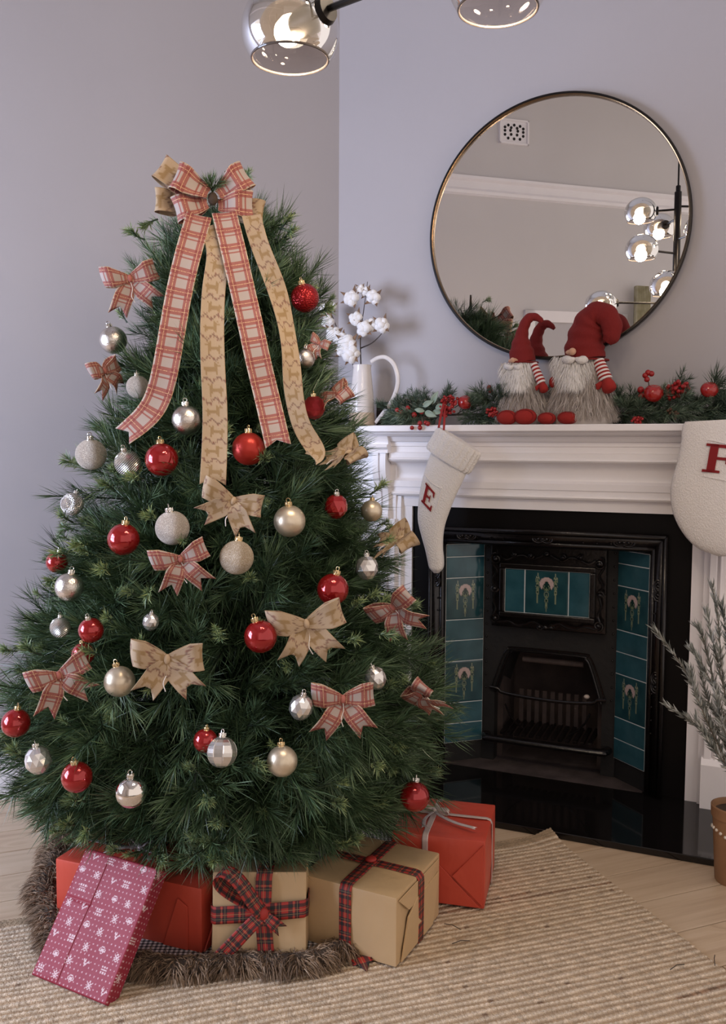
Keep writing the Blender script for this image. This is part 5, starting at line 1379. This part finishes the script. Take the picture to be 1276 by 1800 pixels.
# ---- small things half hidden behind the garland
bx = Mant('dark_box', 'small dark box standing behind the jug handle', 'box', 675, -.06)
MB().box(-.026, .026, -.012, .03, 0, .090).build('box', mat('dark_card', (.018, .014, .013), .5), bx.root, smooth=False, bevel=.0015)
MB().box(-.022, .022, -.0135, -.0115, .008, .083).build('front_panel', mat('dark_panel', (.035, .026, .022), .35), bx.root, smooth=False)
bw = Mant('wooden_box', 'pale wooden box behind the left end of the garland', 'box', 728, -.065)
MB().box(-.062, .062, -.018, .028, 0, .088).build('box', m_palewood, bw.root, smooth=False, bevel=.002)
MB().box(-.064, .064, -.020, .030, .088, .100).build('lid', m_palewood, bw.root, smooth=False, bevel=.002)

# ---- garland
ga = Mant('christmas_garland', 'pine garland with red berries, apples and pale leaves along the mantelpiece', 'garland', 980, .035)
GSP = [pine_sprig(300 + i, L=.085, nl=.034, shoots=2, count=95, tonebias=.0 + .22 * (i % 2), tip_light=.2, wd=.0008, spread=(1.1, .5)) for i in range(4)]
GSM = []
for V, Fl, Ct, T in GSP:
    o = raw_mesh('pine_sprig', V, Fl, Ct, m_garland, None, tone=np.clip(T, 0, 1)); GSM.append(o.data); bpy.data.objects.remove(o)
def gsprig(px, py, n, ang, scale=1., k=None, back=0.):
    """ang in the mantel plane, degrees from right"""
    o = bpy.data.objects.new('pine_sprig', GSM[rnd.randrange(4) if k is None else k]); COL.objects.link(o); o.parent = ga.root
    a = math.radians(ang); R = frame_from(np.array([math.cos(a), -back + rnd.gauss(0, .15), math.sin(a)]), rnd.uniform(0, 6)) * scale; P = ga.p(px, py, n); m4 = Matrix.Identity(4)
    for i in range(3):
        for j in range(3): m4[i][j] = float(R[i][j])
        m4[i][3] = P[i]
    o.matrix_local = m4
MB().tube(spline([tuple(ga.p(x, y, n)) for x, y, n in ((690, 735, .03), (760, 730, .03), (860, 728, .0), (960, 726, -.04), (1060, 728, -.02), (1150, 722, .02), (1290, 718, .04))], 40), .004, 6).build('wire_stem', m_stem, ga.root)
for px in range(696, 1300, 9):
    py = 722 + rnd.uniform(-8, 8); n = rnd.uniform(-.01, .07) if not 870 < px < 1075 else rnd.uniform(-.030, -.025)
    gsprig(px, py, n, rnd.choice([-1, 1]) * rnd.uniform(0, 30) + (180 if px < 800 else 0), rnd.uniform(.8, 1.1), back=rnd.uniform(-.3, .2))
    gsprig(px + 4, py - 4, n + .01, rnd.uniform(30, 150), rnd.uniform(.55, .85), back=rnd.uniform(-.2, .2))
for a in ((735, 722, .06, 195, 1.0, 1), (725, 734, .06, 172, 1.0, 1), (740, 735, .07, 200, .8, 3), (740, 715, .03, 125, .8, 0), (870, 705, .03, 170, 1.1, 1), (830, 725, .05, 20, .8, 1), (850, 735, .06, 185, .9, 0), (1085, 735, .05, 40, .9, 3), (1100, 725, .04, 60, .9, 0),
          (1150, 712, .02, 35, 1.1, 1), (1175, 690, .0, 38, .9, 0), (1165, 720, .04, -15, .9, 1), (1140, 715, .04, 50, .9, 1), (1130, 735, .06, -10, .9, 3), (1205, 715, .05, 20, 1.3, 0), (1225, 705, .05, 35, 1.4, 0), (1240, 722, .06, 5, 1.4, 0), (1215, 725, .06, -15, 1.1, 0), (1260, 700, .04, 15, 1.3, 2)):
    gsprig(*a)
def berries(px, py, n, rpx, count, name='berry_cluster', bpx=3.2, m=m_berry, seed=0):
    g = random.Random(seed + int(px)); mb = MB(); o = ga.p(px, py, n); R = rpx * PX
    for k in range(count):
        d = Vector((g.gauss(0, 1), g.gauss(0, .7), g.gauss(0, 1))); d.normalize(); mb.sphere(o + d * R * g.uniform(.4, 1), bpx * PX * g.uniform(.85, 1.15), 8, 6)
    q = mb.build(name, m, ga.root); q['kind'] = 'stuff'; return q
berries(790, 710, .075, 17, 60, bpx=2.7); berries(779, 722, .08, 12, 30, bpx=2.7); berries(865, 725, .075, 10, 24, bpx=2.8); berries(1195, 683, .05, 15, 40); berries(1180, 690, .05, 12, 26); berries(1120, 739, .09, 9, 20, bpx=2.6)
berries(1183, 728, .08, 10, 30, bpx=2.6, m=mat('brown_berry', (.10, .04, .02), .5))
for x, y, n, r in ((698, 721, .075, 4.5), (706, 725, .075, 4.2), (717, 717, .075, 4.5), (728, 729, .08, 5), (741, 724, .08, 4.6), (738, 744, .13, 4.4), (738, 752, .13, 4.4), (724, 752, .13, 4), (752, 745, .13, 4.4), (748, 743, .12, 4), (860, 681, .04, 4.4), (862, 687, .04, 4.4), (1139, 655, .04, 4.8), (1134, 660, .04, 4.8), (1145, 657, .04, 4.8), (1137, 667, .045, 4.6), (1126, 685, .05, 5.5), (1127, 696, .05, 5)):
    MB().sphere(ga.p(x, y, n), r * PX, 10, 8).build('berry', m_berry, ga.root)
MB().tube([ga.p(1139, 665, .04), ga.p(1142, 690, .04), ga.p(1150, 715, .03)], .0015, 5).build('berry_stem', m_stem, ga.root)
MB().tube([ga.p(862, 690, .04), ga.p(872, 705, .03)], .0015, 5).build('berry_stem', m_stem, ga.root)
def apple(px, py, n, r):
    t = MB(); R = r * PX; prof = [(R * math.sin(a) * (1 - .10 * (math.cos(a) > .5) * 0), R * (.92 * math.cos(a) - .22 * math.exp(-(a / .42) ** 2))) for a in np.linspace(0.001, PI - .001, 18)]
    q = t.lathe(prof, 20, tuple(ga.p(px, py, n)), (.1, -.35, 1), closed=False).build('apple', m_applered, ga.root); return q
apple(1149, 691, .07, 16); apple(818, 707, .06, 14); apple(1247, 685, .075, 14)
for i, (x, y, a, l) in enumerate(((748, 712, 25, 20), (762, 705, 60, 22), (770, 716, 10, 20), (752, 726, -20, 22), (765, 724, -5, 18), (742, 722, 170, 16))):
    o = ga.p(x, y, .085); d = Vector((math.cos(math.radians(a)), -.25, math.sin(math.radians(a)))); s_ = Vector((-d.z, 0, d.x)); L = l * PX
    cl = [o + d * L * (t - .3) + Vector((0, -.006 * math.sin(t * 3), 0)) for t in np.linspace(0, 1.2, 12)]
    ribbon('leaf', cl, np.tile(s_, (12, 1)), [L * .52 * max(.04, math.sin(PI * t ** .8)) for t in np.linspace(0, 1, 12)], m_leafpale, ga.root, 6, camber=.25)

# ---- gnomes
def gnome(label, px, n, body, hat, nose, mous, beard, sleeve, mitten, feet, extra_mitt=None, seed=1):
    """pixel measures of the standing figure; built as a soft toy"""
    G = Mant('gnome_doll', label, 'gnome doll', px, n, group='felt gnomes on the mantelpiece'); g = np.random.default_rng(seed)
    (bx0, by0, bw, bh) = body         # centre px, base px, half width, height in px
    c = G.p(bx0, by0, n); W, Hh_ = bw * PX, bh * PX; depth_ = .72
    prof = [(.02, .004)] + [(W * (1 - .58 * t ** 1.5) * (1 if t > .06 else .93), Hh_ * t) for t in np.linspace(.0, 1, 14)] + [(.001, Hh_ * 1.02)]
    MB().lathe(prof, 28, tuple(c), squash=depth_).build('body', mat('grey_cloth', (.50, .45, .42), .9), G.root)
    def fur(name, z0, z1, a0, a1, count, m, l0, l1, width, outw, dr, toneb, sd):
        q = np.random.default_rng(sd); z = z0 + (z1 - z0) * q.random(count); a = a0 + (a1 - a0) * q.random(count); r = W * (1 - .58 * z ** 1.5)
        R_ = np.stack([r * np.cos(a), r * np.sin(a) * depth_, Hh_ * z], 1) + np.array(c); wave = np.sin(a * 19 + z * 6) * .35
        D = np.stack([np.cos(a) * outw - np.sin(a) * wave, np.sin(a) * outw + np.cos(a) * wave, -np.ones(count)], 1) + q.normal(0, .16, (count, 3)); ln = q.uniform(l0, l1, count)
        fx_ = [G.p(f[0], 740, n).x for f in feet]; fl_ = np.where((np.sin(a) < -.45) & (R_[:, 0] > min(fx_) - .03) & (R_[:, 0] < max(fx_) + feet[0][2] * PX), feet[0][3] * PX * 1.35, .002); ln = np.minimum(ln, np.maximum((R_[:, 2] - fl_) * .95, .004))
        return strands(name, R_, D, ln, m, G.root, width, dr, 3, .10, np.clip(q.normal(toneb, .25, count), 0, 1), seed=sd)
    fur('grey_fur', .10, .66, 0, 2 * PI, 5200, m_fur_grey, .03, .062, .0012, .45, .06, .5, seed)
    # beard: pale tuft falling from under the nose
    (x0, y0, x1, y1) = beard; q = np.random.default_rng(seed + 9); cnt = 3600
    s = q.random(cnt); t = q.random(cnt) ** .8; wv = 1 - .45 * t
    mid = (x0 + x1) / 2; R_ = []
    for si, ti, wi in zip(s, t, wv):
        xx = mid + (si - .5) * (x1 - x0) * wi; bulge = math.cos((si - .5) * 2.6)
        P_ = G.p(xx, y0 + (y1 - y0) * ti * .72, n + W * depth_ * (.62 + .40 * ti) * (.35 + .65 * bulge) + .004); R_.append(tuple(P_))
    R_ = np.array(R_); D = np.stack([(s - .5) * .9 + q.normal(0, .2, cnt), -.35 - .2 * q.random(cnt), -np.ones(cnt)], 1)
    strands('white_beard', R_, D, q.uniform(.018, .040, cnt), m_fur_white, G.root, .0012, .12, 3, .12, np.clip(q.normal(.85, .2, cnt), 0, 1), seed=seed + 2)
    # hat
    sp = spline([(x, y, w_, dn) for x, y, w_, dn in hat], 46); pts = [G.p(x, y, n + dn) for x, y, w_, dn in sp]; rad = [w_ * PX * (1 + .05 * math.sin(i * 1.1) * min(1, i / 8)) for i, (x, y, w_, dn) in enumerate(sp)]
    hb = MB(); hb.tube(pts, rad, 24, flat=.86); ho = hb.build('hat', m_hat, G.root, angle=80)
    MB().tube([pts[0] + Vector((rad[0] * 1.02 * math.cos(a), rad[0] * .88 * math.sin(a), .001 * math.sin(a * 3))) for a in np.linspace(0, 2 * PI, 40)], .0035, 8, cap=False).build('hat_brim', m_hat, ho)
    MB().sphere(G.p(nose[0], nose[1], n + nose[3]), nose[2] * PX, 16, 12).build('nose', m_skin, G.root)
    MB().sphere(G.p(nose[0] + nose[2] * 1.5, nose[1] + 1, n + nose[3] - nose[2] * PX * 2.0), nose[2] * PX * 1.5, 14, 10, (2.2, .8, .75)).build('face', m_skin, G.root)
    for s_ in (-1, 1):
        mx, my, ml = mous; pts_ = [G.p(mx, my, n + nose[3]), G.p(mx + s_ * ml * .45, my + 3, n + nose[3] + .002), G.p(mx + s_ * ml * .95, my + 1, n + nose[3] - .008), G.p(mx + s_ * ml * 1.15, my - 2, n + nose[3] - .012)]
        MB().tube(spline([tuple(v) for v in pts_], 14), [ml * PX * .34 * math.sin(.25 + 2.7 * t) + .001 for t in np.linspace(0, 1, 14)], 10).build('moustache', m_fur_moust, G.root)
    (ax, ay, bx_, by_, aw) = sleeve; K = 11
    A_ = G.p(ax, ay, n + .035); B_ = G.p(bx_, by_, n + .05)
    for k in range(K):
        p_ = A_.lerp(B_, k / K); q_ = A_.lerp(B_, (k + 1) / K); wr = aw * PX * (.82 + .2 * k / K)
        MB().tube([p_, (p_ + q_) / 2, q_], [wr, wr * 1.06, wr], 14).build('sleeve_stripe', m_felt if k % 2 else mat('white_jersey', (.74, .68, .66), .85), G.root)
    mx, my, mr, ml = mitten; d = (B_ - A_).normalized()
    E_ = G.p(mx, my, n + .055)
    mt = MB(); mt.tube(spline([tuple(B_), tuple(B_.lerp(E_, .35)), tuple(B_.lerp(E_, .8)), tuple(E_)], 12), [mr * PX * v for v in (.75, .82, .9, .98, 1.05, 1.08, 1.08, 1.02, .92, .75, .5, .12)], 14, flat=.75); mt.build('mitten', m_felt, G.root)
    MB().tube([B_.lerp(E_, .25) + Vector((-mr * PX * .5, -.004, 0)), B_.lerp(E_, .5) + Vector((-mr * PX * 1.15, -.006, 0)), B_.lerp(E_, .75) + Vector((-mr * PX * 1.3, -.006, 0))], [mr * PX * .35, mr * PX * .38, mr * PX * .18], 10).build('mitten_thumb', m_felt, G.root)
    if extra_mitt: MB().sphere(G.p(extra_mitt[0], extra_mitt[1], n + .03), extra_mitt[2] * PX, 14, 10, (.8, .7, 1.25)).build('mitten', m_felt, G.root)
    for fx, fy_, rx, ry in feet:
        o = G.p(fx, fy_, n + .065); o.z = ry * PX * .93
        MB().sphere(o, 1, 20, 14, (rx * PX, .026, ry * PX * .95)).build('foot', m_felt, G.root)
        MB().tube([o + Vector((rx * PX * .80 * math.cos(a), -.022 * .8, ry * PX * .8 * math.sin(a))) for a in np.linspace(0, 2 * PI, 24)], .0008, 5, cap=False).build('seam', mat('dark_felt', (.20, .010, .008), .9), G.root)
    return G
m_fur_moust = mottled('white_wool', (.70, .67, .65), (.82, .79, .77), 120, .9, bump=.8, bscale=300, dist=.004)
gnome('smaller felt gnome with a slim bent red hat, left of the larger gnome', 918, .030, (919, 748, 43, 118),
      [(919, 638, 25, .0), (917, 622, 24, .0), (916, 606, 19, .0), (917, 590, 13, .0), (921, 574, 10.5, .0), (928, 561, 9.5, .0), (938, 557, 8, -.005), (948, 561, 6, -.01), (954, 567, 3.5, -.01)],
      (901, 633, 4.4, .050), (903, 643, 14), (880, 637, 940, 692), (938, 640, 952, 674, 7.5), (958, 690, 9.5, 20), [(891, 737, 18, 13.5), (923, 736, 20, 14.5)], seed=11)
gnome('larger felt gnome with a wide folded red hat, right of the smaller gnome', 1020, .030, (1022, 748, 55, 130),
      [(1029, 634, 37, .0), (1027, 618, 37, .0), (1028, 600, 34, .0), (1032, 580, 31, .0), (1040, 562, 27, .004), (1052, 552, 22, .012), (1066, 556, 19, .022), (1075, 572, 17, .03), (1074, 590, 15, .034), (1066, 602, 9, .034)],
      (1006, 618, 6.2, .066), (1011, 630, 19), (970, 626, 1044, 694), (1052, 634, 1065, 668, 11), (1074, 690, 14.5, 26), [(961, 737, 16, 11), (999, 737, 19, 12)], extra_mitt=(971, 672, 7.5), seed=23)

# ================================================================== STOCKINGS
def stocking(name, label, spine, n, thick, letter, frame_px, cuff=None, loop=None, ribs=0):
    S = Mant(name, label, 'stocking', spine[0][0], n, group='knitted stockings on the mantelpiece')
    sp = spline(spine, 44); pts = [S.p(x, y, n) for x, y, w_ in sp]; N = len(pts); K = 28; vs = []; fs_ = []
    for i, p in enumerate(pts):
        t = (pts[min(i + 1, N - 1)] - pts[max(i - 1, 0)]).normalized(); a = Vector((-t.z, 0, t.x)); a = a.normalized(); w_ = sp[i][2] * PX
        th_ = min(thick, w_ * .9)
        for k in range(K):
            an = 2 * PI * k / K; ca, sa = math.cos(an), math.sin(an); vs.append(p + a * w_ * ca * (abs(ca) ** -.25 if abs(ca) > .05 else 1) * .93 + Vector((0, -1, 0)) * th_ * sa)
    for i in range(N - 1):
        for k in range(K): k2 = (k + 1) % K; fs_.append((i * K + k, (i + 1) * K + k, (i + 1) * K + k2, i * K + k2))
    fs_ += [tuple(range(K)), tuple((N - 1) * K + k for k in range(K))[::-1]]
    mb = MB(); mb.add(vs, fs_); o = mb.build('sock', m_knit, S.root, angle=60)
    if cuff:
        (ax, ay, bx_, by_, hw) = cuff; A_ = S.p(ax, ay, n); B_ = S.p(bx_, by_, n); t = (B_ - A_).normalized(); a = Vector((-t.z, 0, t.x)); vs = []; fs_ = []; K = 120; M_ = 9
        for i in range(M_):
            v = i / (M_ - 1); P_ = A_.lerp(B_, v); rr = 1.0 - (.06 if i in (0, M_ - 1) else 0)
            for k in range(K):
                an = 2 * PI * k / K; rib = 1 + .11 * (abs(math.sin(an * 11)) ** .6 - .6); ca, sa = math.cos(an), math.sin(an)
                vs.append(P_ + a * hw * PX * rr * ca * rib + Vector((0, -1, 0)) * (thick + .010) * rr * sa * (rib + .1 * (rib - 1)))
        for i in range(M_ - 1):
            for k in range(K): k2 = (k + 1) % K; fs_.append((i * K + k, (i + 1) * K + k, (i + 1) * K + k2, i * K + k2))
        fs_ += [tuple(range(K)), tuple((M_ - 1) * K + k for k in range(K))[::-1]]
        MB().add(vs, fs_).build('cuff', m_knit, S.root, angle=70)
    # letter and its corded frame, sewn on the front; origin, width vector, height vector in pixels
    (ox, oy, wx, wy, hx, hy, shape) = letter
    def lp(x, y, lift): return S.p(ox + wx * x + hx * y, oy + wy * x + hy * y, n + thick * letter_lift(x) + lift)
    def letter_lift(x): return 1.0
    mb = MB()
    for poly in shape:
        k = len(poly); vs = [lp(x, y, -.012) for x, y in poly] + [lp(x, y, .0035) for x, y in poly]
        mb.add(vs, [tuple(range(k, 2 * k))] + [(i, (i + 1) % k, k + (i + 1) % k, k + i) for i in range(k)])
    lo_ = mb.build('letter', m_letter, S.root, smooth=False); lo_['label'] = 'dark red serif letter'
    if frame_px: 
        for pl_ in frame_px: MB().tube(spline([tuple(S.p(x, y, n + thick * k_)) for x, y, k_ in pl_], 24), .0022, 6).build('cord_trim', m_knit, S.root)
    if loop:
        for pl_ in loop:
            C = spline([tuple(S.p(x, y, nn)) for x, y, nn in pl_], 16); ribbon('hanging_loop', C, np.tile([1, .2, 0], (16, 1)), .0075, mat('red_ribbon', (.30, .012, .010), .5), S.root, 4)
    return S
SER = .16
E_SHAPE = [[(.10, 0), (.34, 0), (.34, 1), (.10, 1)], [(0, 0), (.34, 0), (.34, .09), (0, .09)], [(0, .91), (.34, .91), (.34, 1), (0, 1)], [(.34, 0), (1, 0), (1, .30), (.90, .30), (.84, .13), (.34, .11)], [(.34, .89), (.82, .87), (.88, .72), (.97, .72), (.97, 1), (.34, 1)], [(.34, .46), (.62, .46), (.62, .55), (.34, .55)], [(.60, .34), (.68, .34), (.68, .67), (.60, .67)]]
F_SHAPE = [[(.12, 0), (.36, 0), (.36, 1), (.12, 1)], [(0, 0), (.50, 0), (.50, .09), (0, .09)], [(0, .91), (.36, .91), (.36, 1), (0, 1)], [(.36, .89), (.84, .87), (.90, .70), (.99, .70), (.99, 1), (.36, 1)], [(.36, .46), (.64, .46), (.64, .56), (.36, .56)], [(.62, .34), (.71, .34), (.71, .68), (.62, .68)]]
stocking('stocking', 'cream knitted stocking with a red letter E hanging from the mantelpiece left side',
         [(792, 806, 40), (782, 830, 39), (771, 860, 36), (763, 890, 32), (759, 915, 28), (760, 940, 22), (763, 965, 17.5), (766, 985, 16), (767, 998, 13.5), (767, 1007, 5)], .152, .022,
         (740, 881, 17, 19, 8, -33, E_SHAPE), [[(747, 834, .75), (756, 846, 1.0), (768, 855, 1.05), (778, 859, .95)], [(776, 860, .95), (771, 880, 1), (764, 900, .95)]],
         cuff=(808, 773, 786, 811, 45), loop=[[(771, 752, .165), (774, 735, .15), (779, 712, .10), (784, 700, .06)], [(780, 756, .165), (781, 738, .15), (782, 715, .10), (785, 700, .06)]])
stocking('stocking', 'cream knitted stocking with a red letter F at the right edge of the mantelpiece',
         [(1298, 737, 83), (1298, 747, 87), (1297, 790, 90), (1293, 830, 94), (1288, 860, 97), (1286, 885, 95), (1292, 912, 84), (1306, 936, 64), (1318, 950, 38), (1326, 958, 8)], .160, .026,
         (1233, 829, 62, 6, 9, -50, F_SHAPE), [[(1232, 773, .7), (1250, 774, .95), (1276, 780, 1.05), (1310, 786, 1.1)], [(1218, 834, .6), (1240, 838, .95), (1276, 845, 1.05), (1310, 850, 1.1)]],
         loop=[[(1300, 745, .165), (1301, 730, .15), (1303, 715, .08)]])

# ================================================================== FROSTED PLANT IN A POT
PP = np.array([1.000, 2.31, 0.]); PD = project(PP + EZ * .1)[2]
plant = thing('potted_plant', 'frosted grey rosemary-like plant in a brown pot beside the hearth', 'plant', PP)
ptx, pty, _ = project(PP)
MB().lathe([(.002, .0), (.048, .0), (.050, .004), (.060, .175), (.064, .178), (.065, .205), (.060, .207), (.056, .19), (.002, .185)], 32).build('pot', m_pot, plant)
for k in range(26):
    a = 2 * PI * k / 26; MB().sphere((.0595 * math.cos(a), .0595 * math.sin(a), .135 + .012 * math.cos(a * 2)), .0045, 8, 6).build('bead', m_bead, plant)
MB().lathe([(.002, .186), (.056, .19)], 24, closed=False).build('soil', m_bark, plant)
def pl_at(px, py, dy):
    d = ray(px, py); Q = CAM + d * ((PP[1] + dy) / d[1]); return Q - PP
BR = [[(1300, 1400, 0), (1270, 1330, -.02), (1235, 1240, -.03), (1195, 1165, -.04), (1150, 1106, -.05)], [(1300, 1400, 0), (1275, 1330, -.03), (1230, 1280, -.05), (1172, 1240, -.06)], [(1300, 1395, 0), (1282, 1300, .02), (1255, 1200, .02), (1235, 1120, .02), (1225, 1100, .03)],
      [(1300, 1395, 0), (1285, 1280, .0), (1268, 1170, -.01), (1262, 1090, .0), (1252, 1028, .0)], [(1302, 1395, 0), (1295, 1260, .01), (1290, 1130, .02), (1284, 1030, .02)], [(1305, 1395, 0), (1310, 1280, -.03), (1330, 1180, -.04)], [(1300, 1380, 0), (1262, 1310, -.05), (1225, 1225, -.06), (1212, 1175, -.05)], [(1302, 1390, 0), (1270, 1250, -.05), (1240, 1180, -.06), (1215, 1140, -.05)],
      [(1302, 1390, 0), (1280, 1350, -.06), (1250, 1310, -.07), (1222, 1262, -.07)], [(1304, 1390, .02), (1300, 1220, .05), (1275, 1110, .06)], [(1303, 1390, 0), (1290, 1330, -.07), (1268, 1270, -.08), (1258, 1215, -.08)], [(1300, 1390, 0), (1280, 1250, -.02), (1258, 1150, -.03), (1240, 1070, -.02)]]
BR += [[(1301, 1390, 0), (1280, 1300, -.01), (1246, 1235, -.02), (1228, 1160, -.01)], [(1303, 1385, .01), (1296, 1200, .02), (1278, 1120, .03), (1268, 1060, .03)], [(1300, 1385, .02), (1270, 1300, .03), (1248, 1270, .03), (1236, 1240, .03)]]
for bi, pts in enumerate(BR):
    sp = spline([tuple(pl_at(*p)) for p in pts], 60); st = MB().tube(sp, [.0026 - .000032 * i for i in range(60)], 5).build('branch', m_frost_stem if 'm_frost_stem' in globals() else mat('grey_stem', (.16, .13, .10), .8), plant)
    g = np.random.default_rng(60 + bi); nl = 130; ti = g.uniform(.25, 1, nl); idx_ = (ti * 59).astype(int); P_ = sp[idx_]; tan = np.gradient(sp, axis=0)[idx_]; tan /= np.linalg.norm(tan, axis=1)[:, None]
    pr_ = np.cross(tan, g.normal(size=(nl, 3))); pr_ /= np.linalg.norm(pr_, axis=1)[:, None]
    D = tan * .95 + pr_ * .6 * (1.15 - ti)[:, None] + pr_ * .25
    lf = strands('leaves', P_, D, g.uniform(.018, .034, nl), m_frost, st, .0030, -.05, 3, .1, np.clip(g.normal(.5, .25, nl), 0, 1), seed=70 + bi)
# ================================================================== small dark twigs dropped on the rug
for i, (x, y, a) in enumerate(((1190, 1712, .5), (1256, 1700, 1.2), (795, 1640, -.6), (810, 1668, .3))):
    c = floor_at(x, y) + EZ * .016; L = .022
    q = MB().tube([c + np.array([-L * math.cos(a), -L * math.sin(a), 0]), c + np.array([0, .004, .002]), c + np.array([L * math.cos(a), L * math.sin(a), 0])], .0010, 5).build('dry_needle', m_stem); 
    tag(q, 'thin dry pine needle lying on the rug, ' + ['right of the middle near the rug edge', 'farthest right by the frame edge', 'beside the large kraft gift', 'just in front of the large kraft gift'][i], 'needle', 'dry needles on the rug')
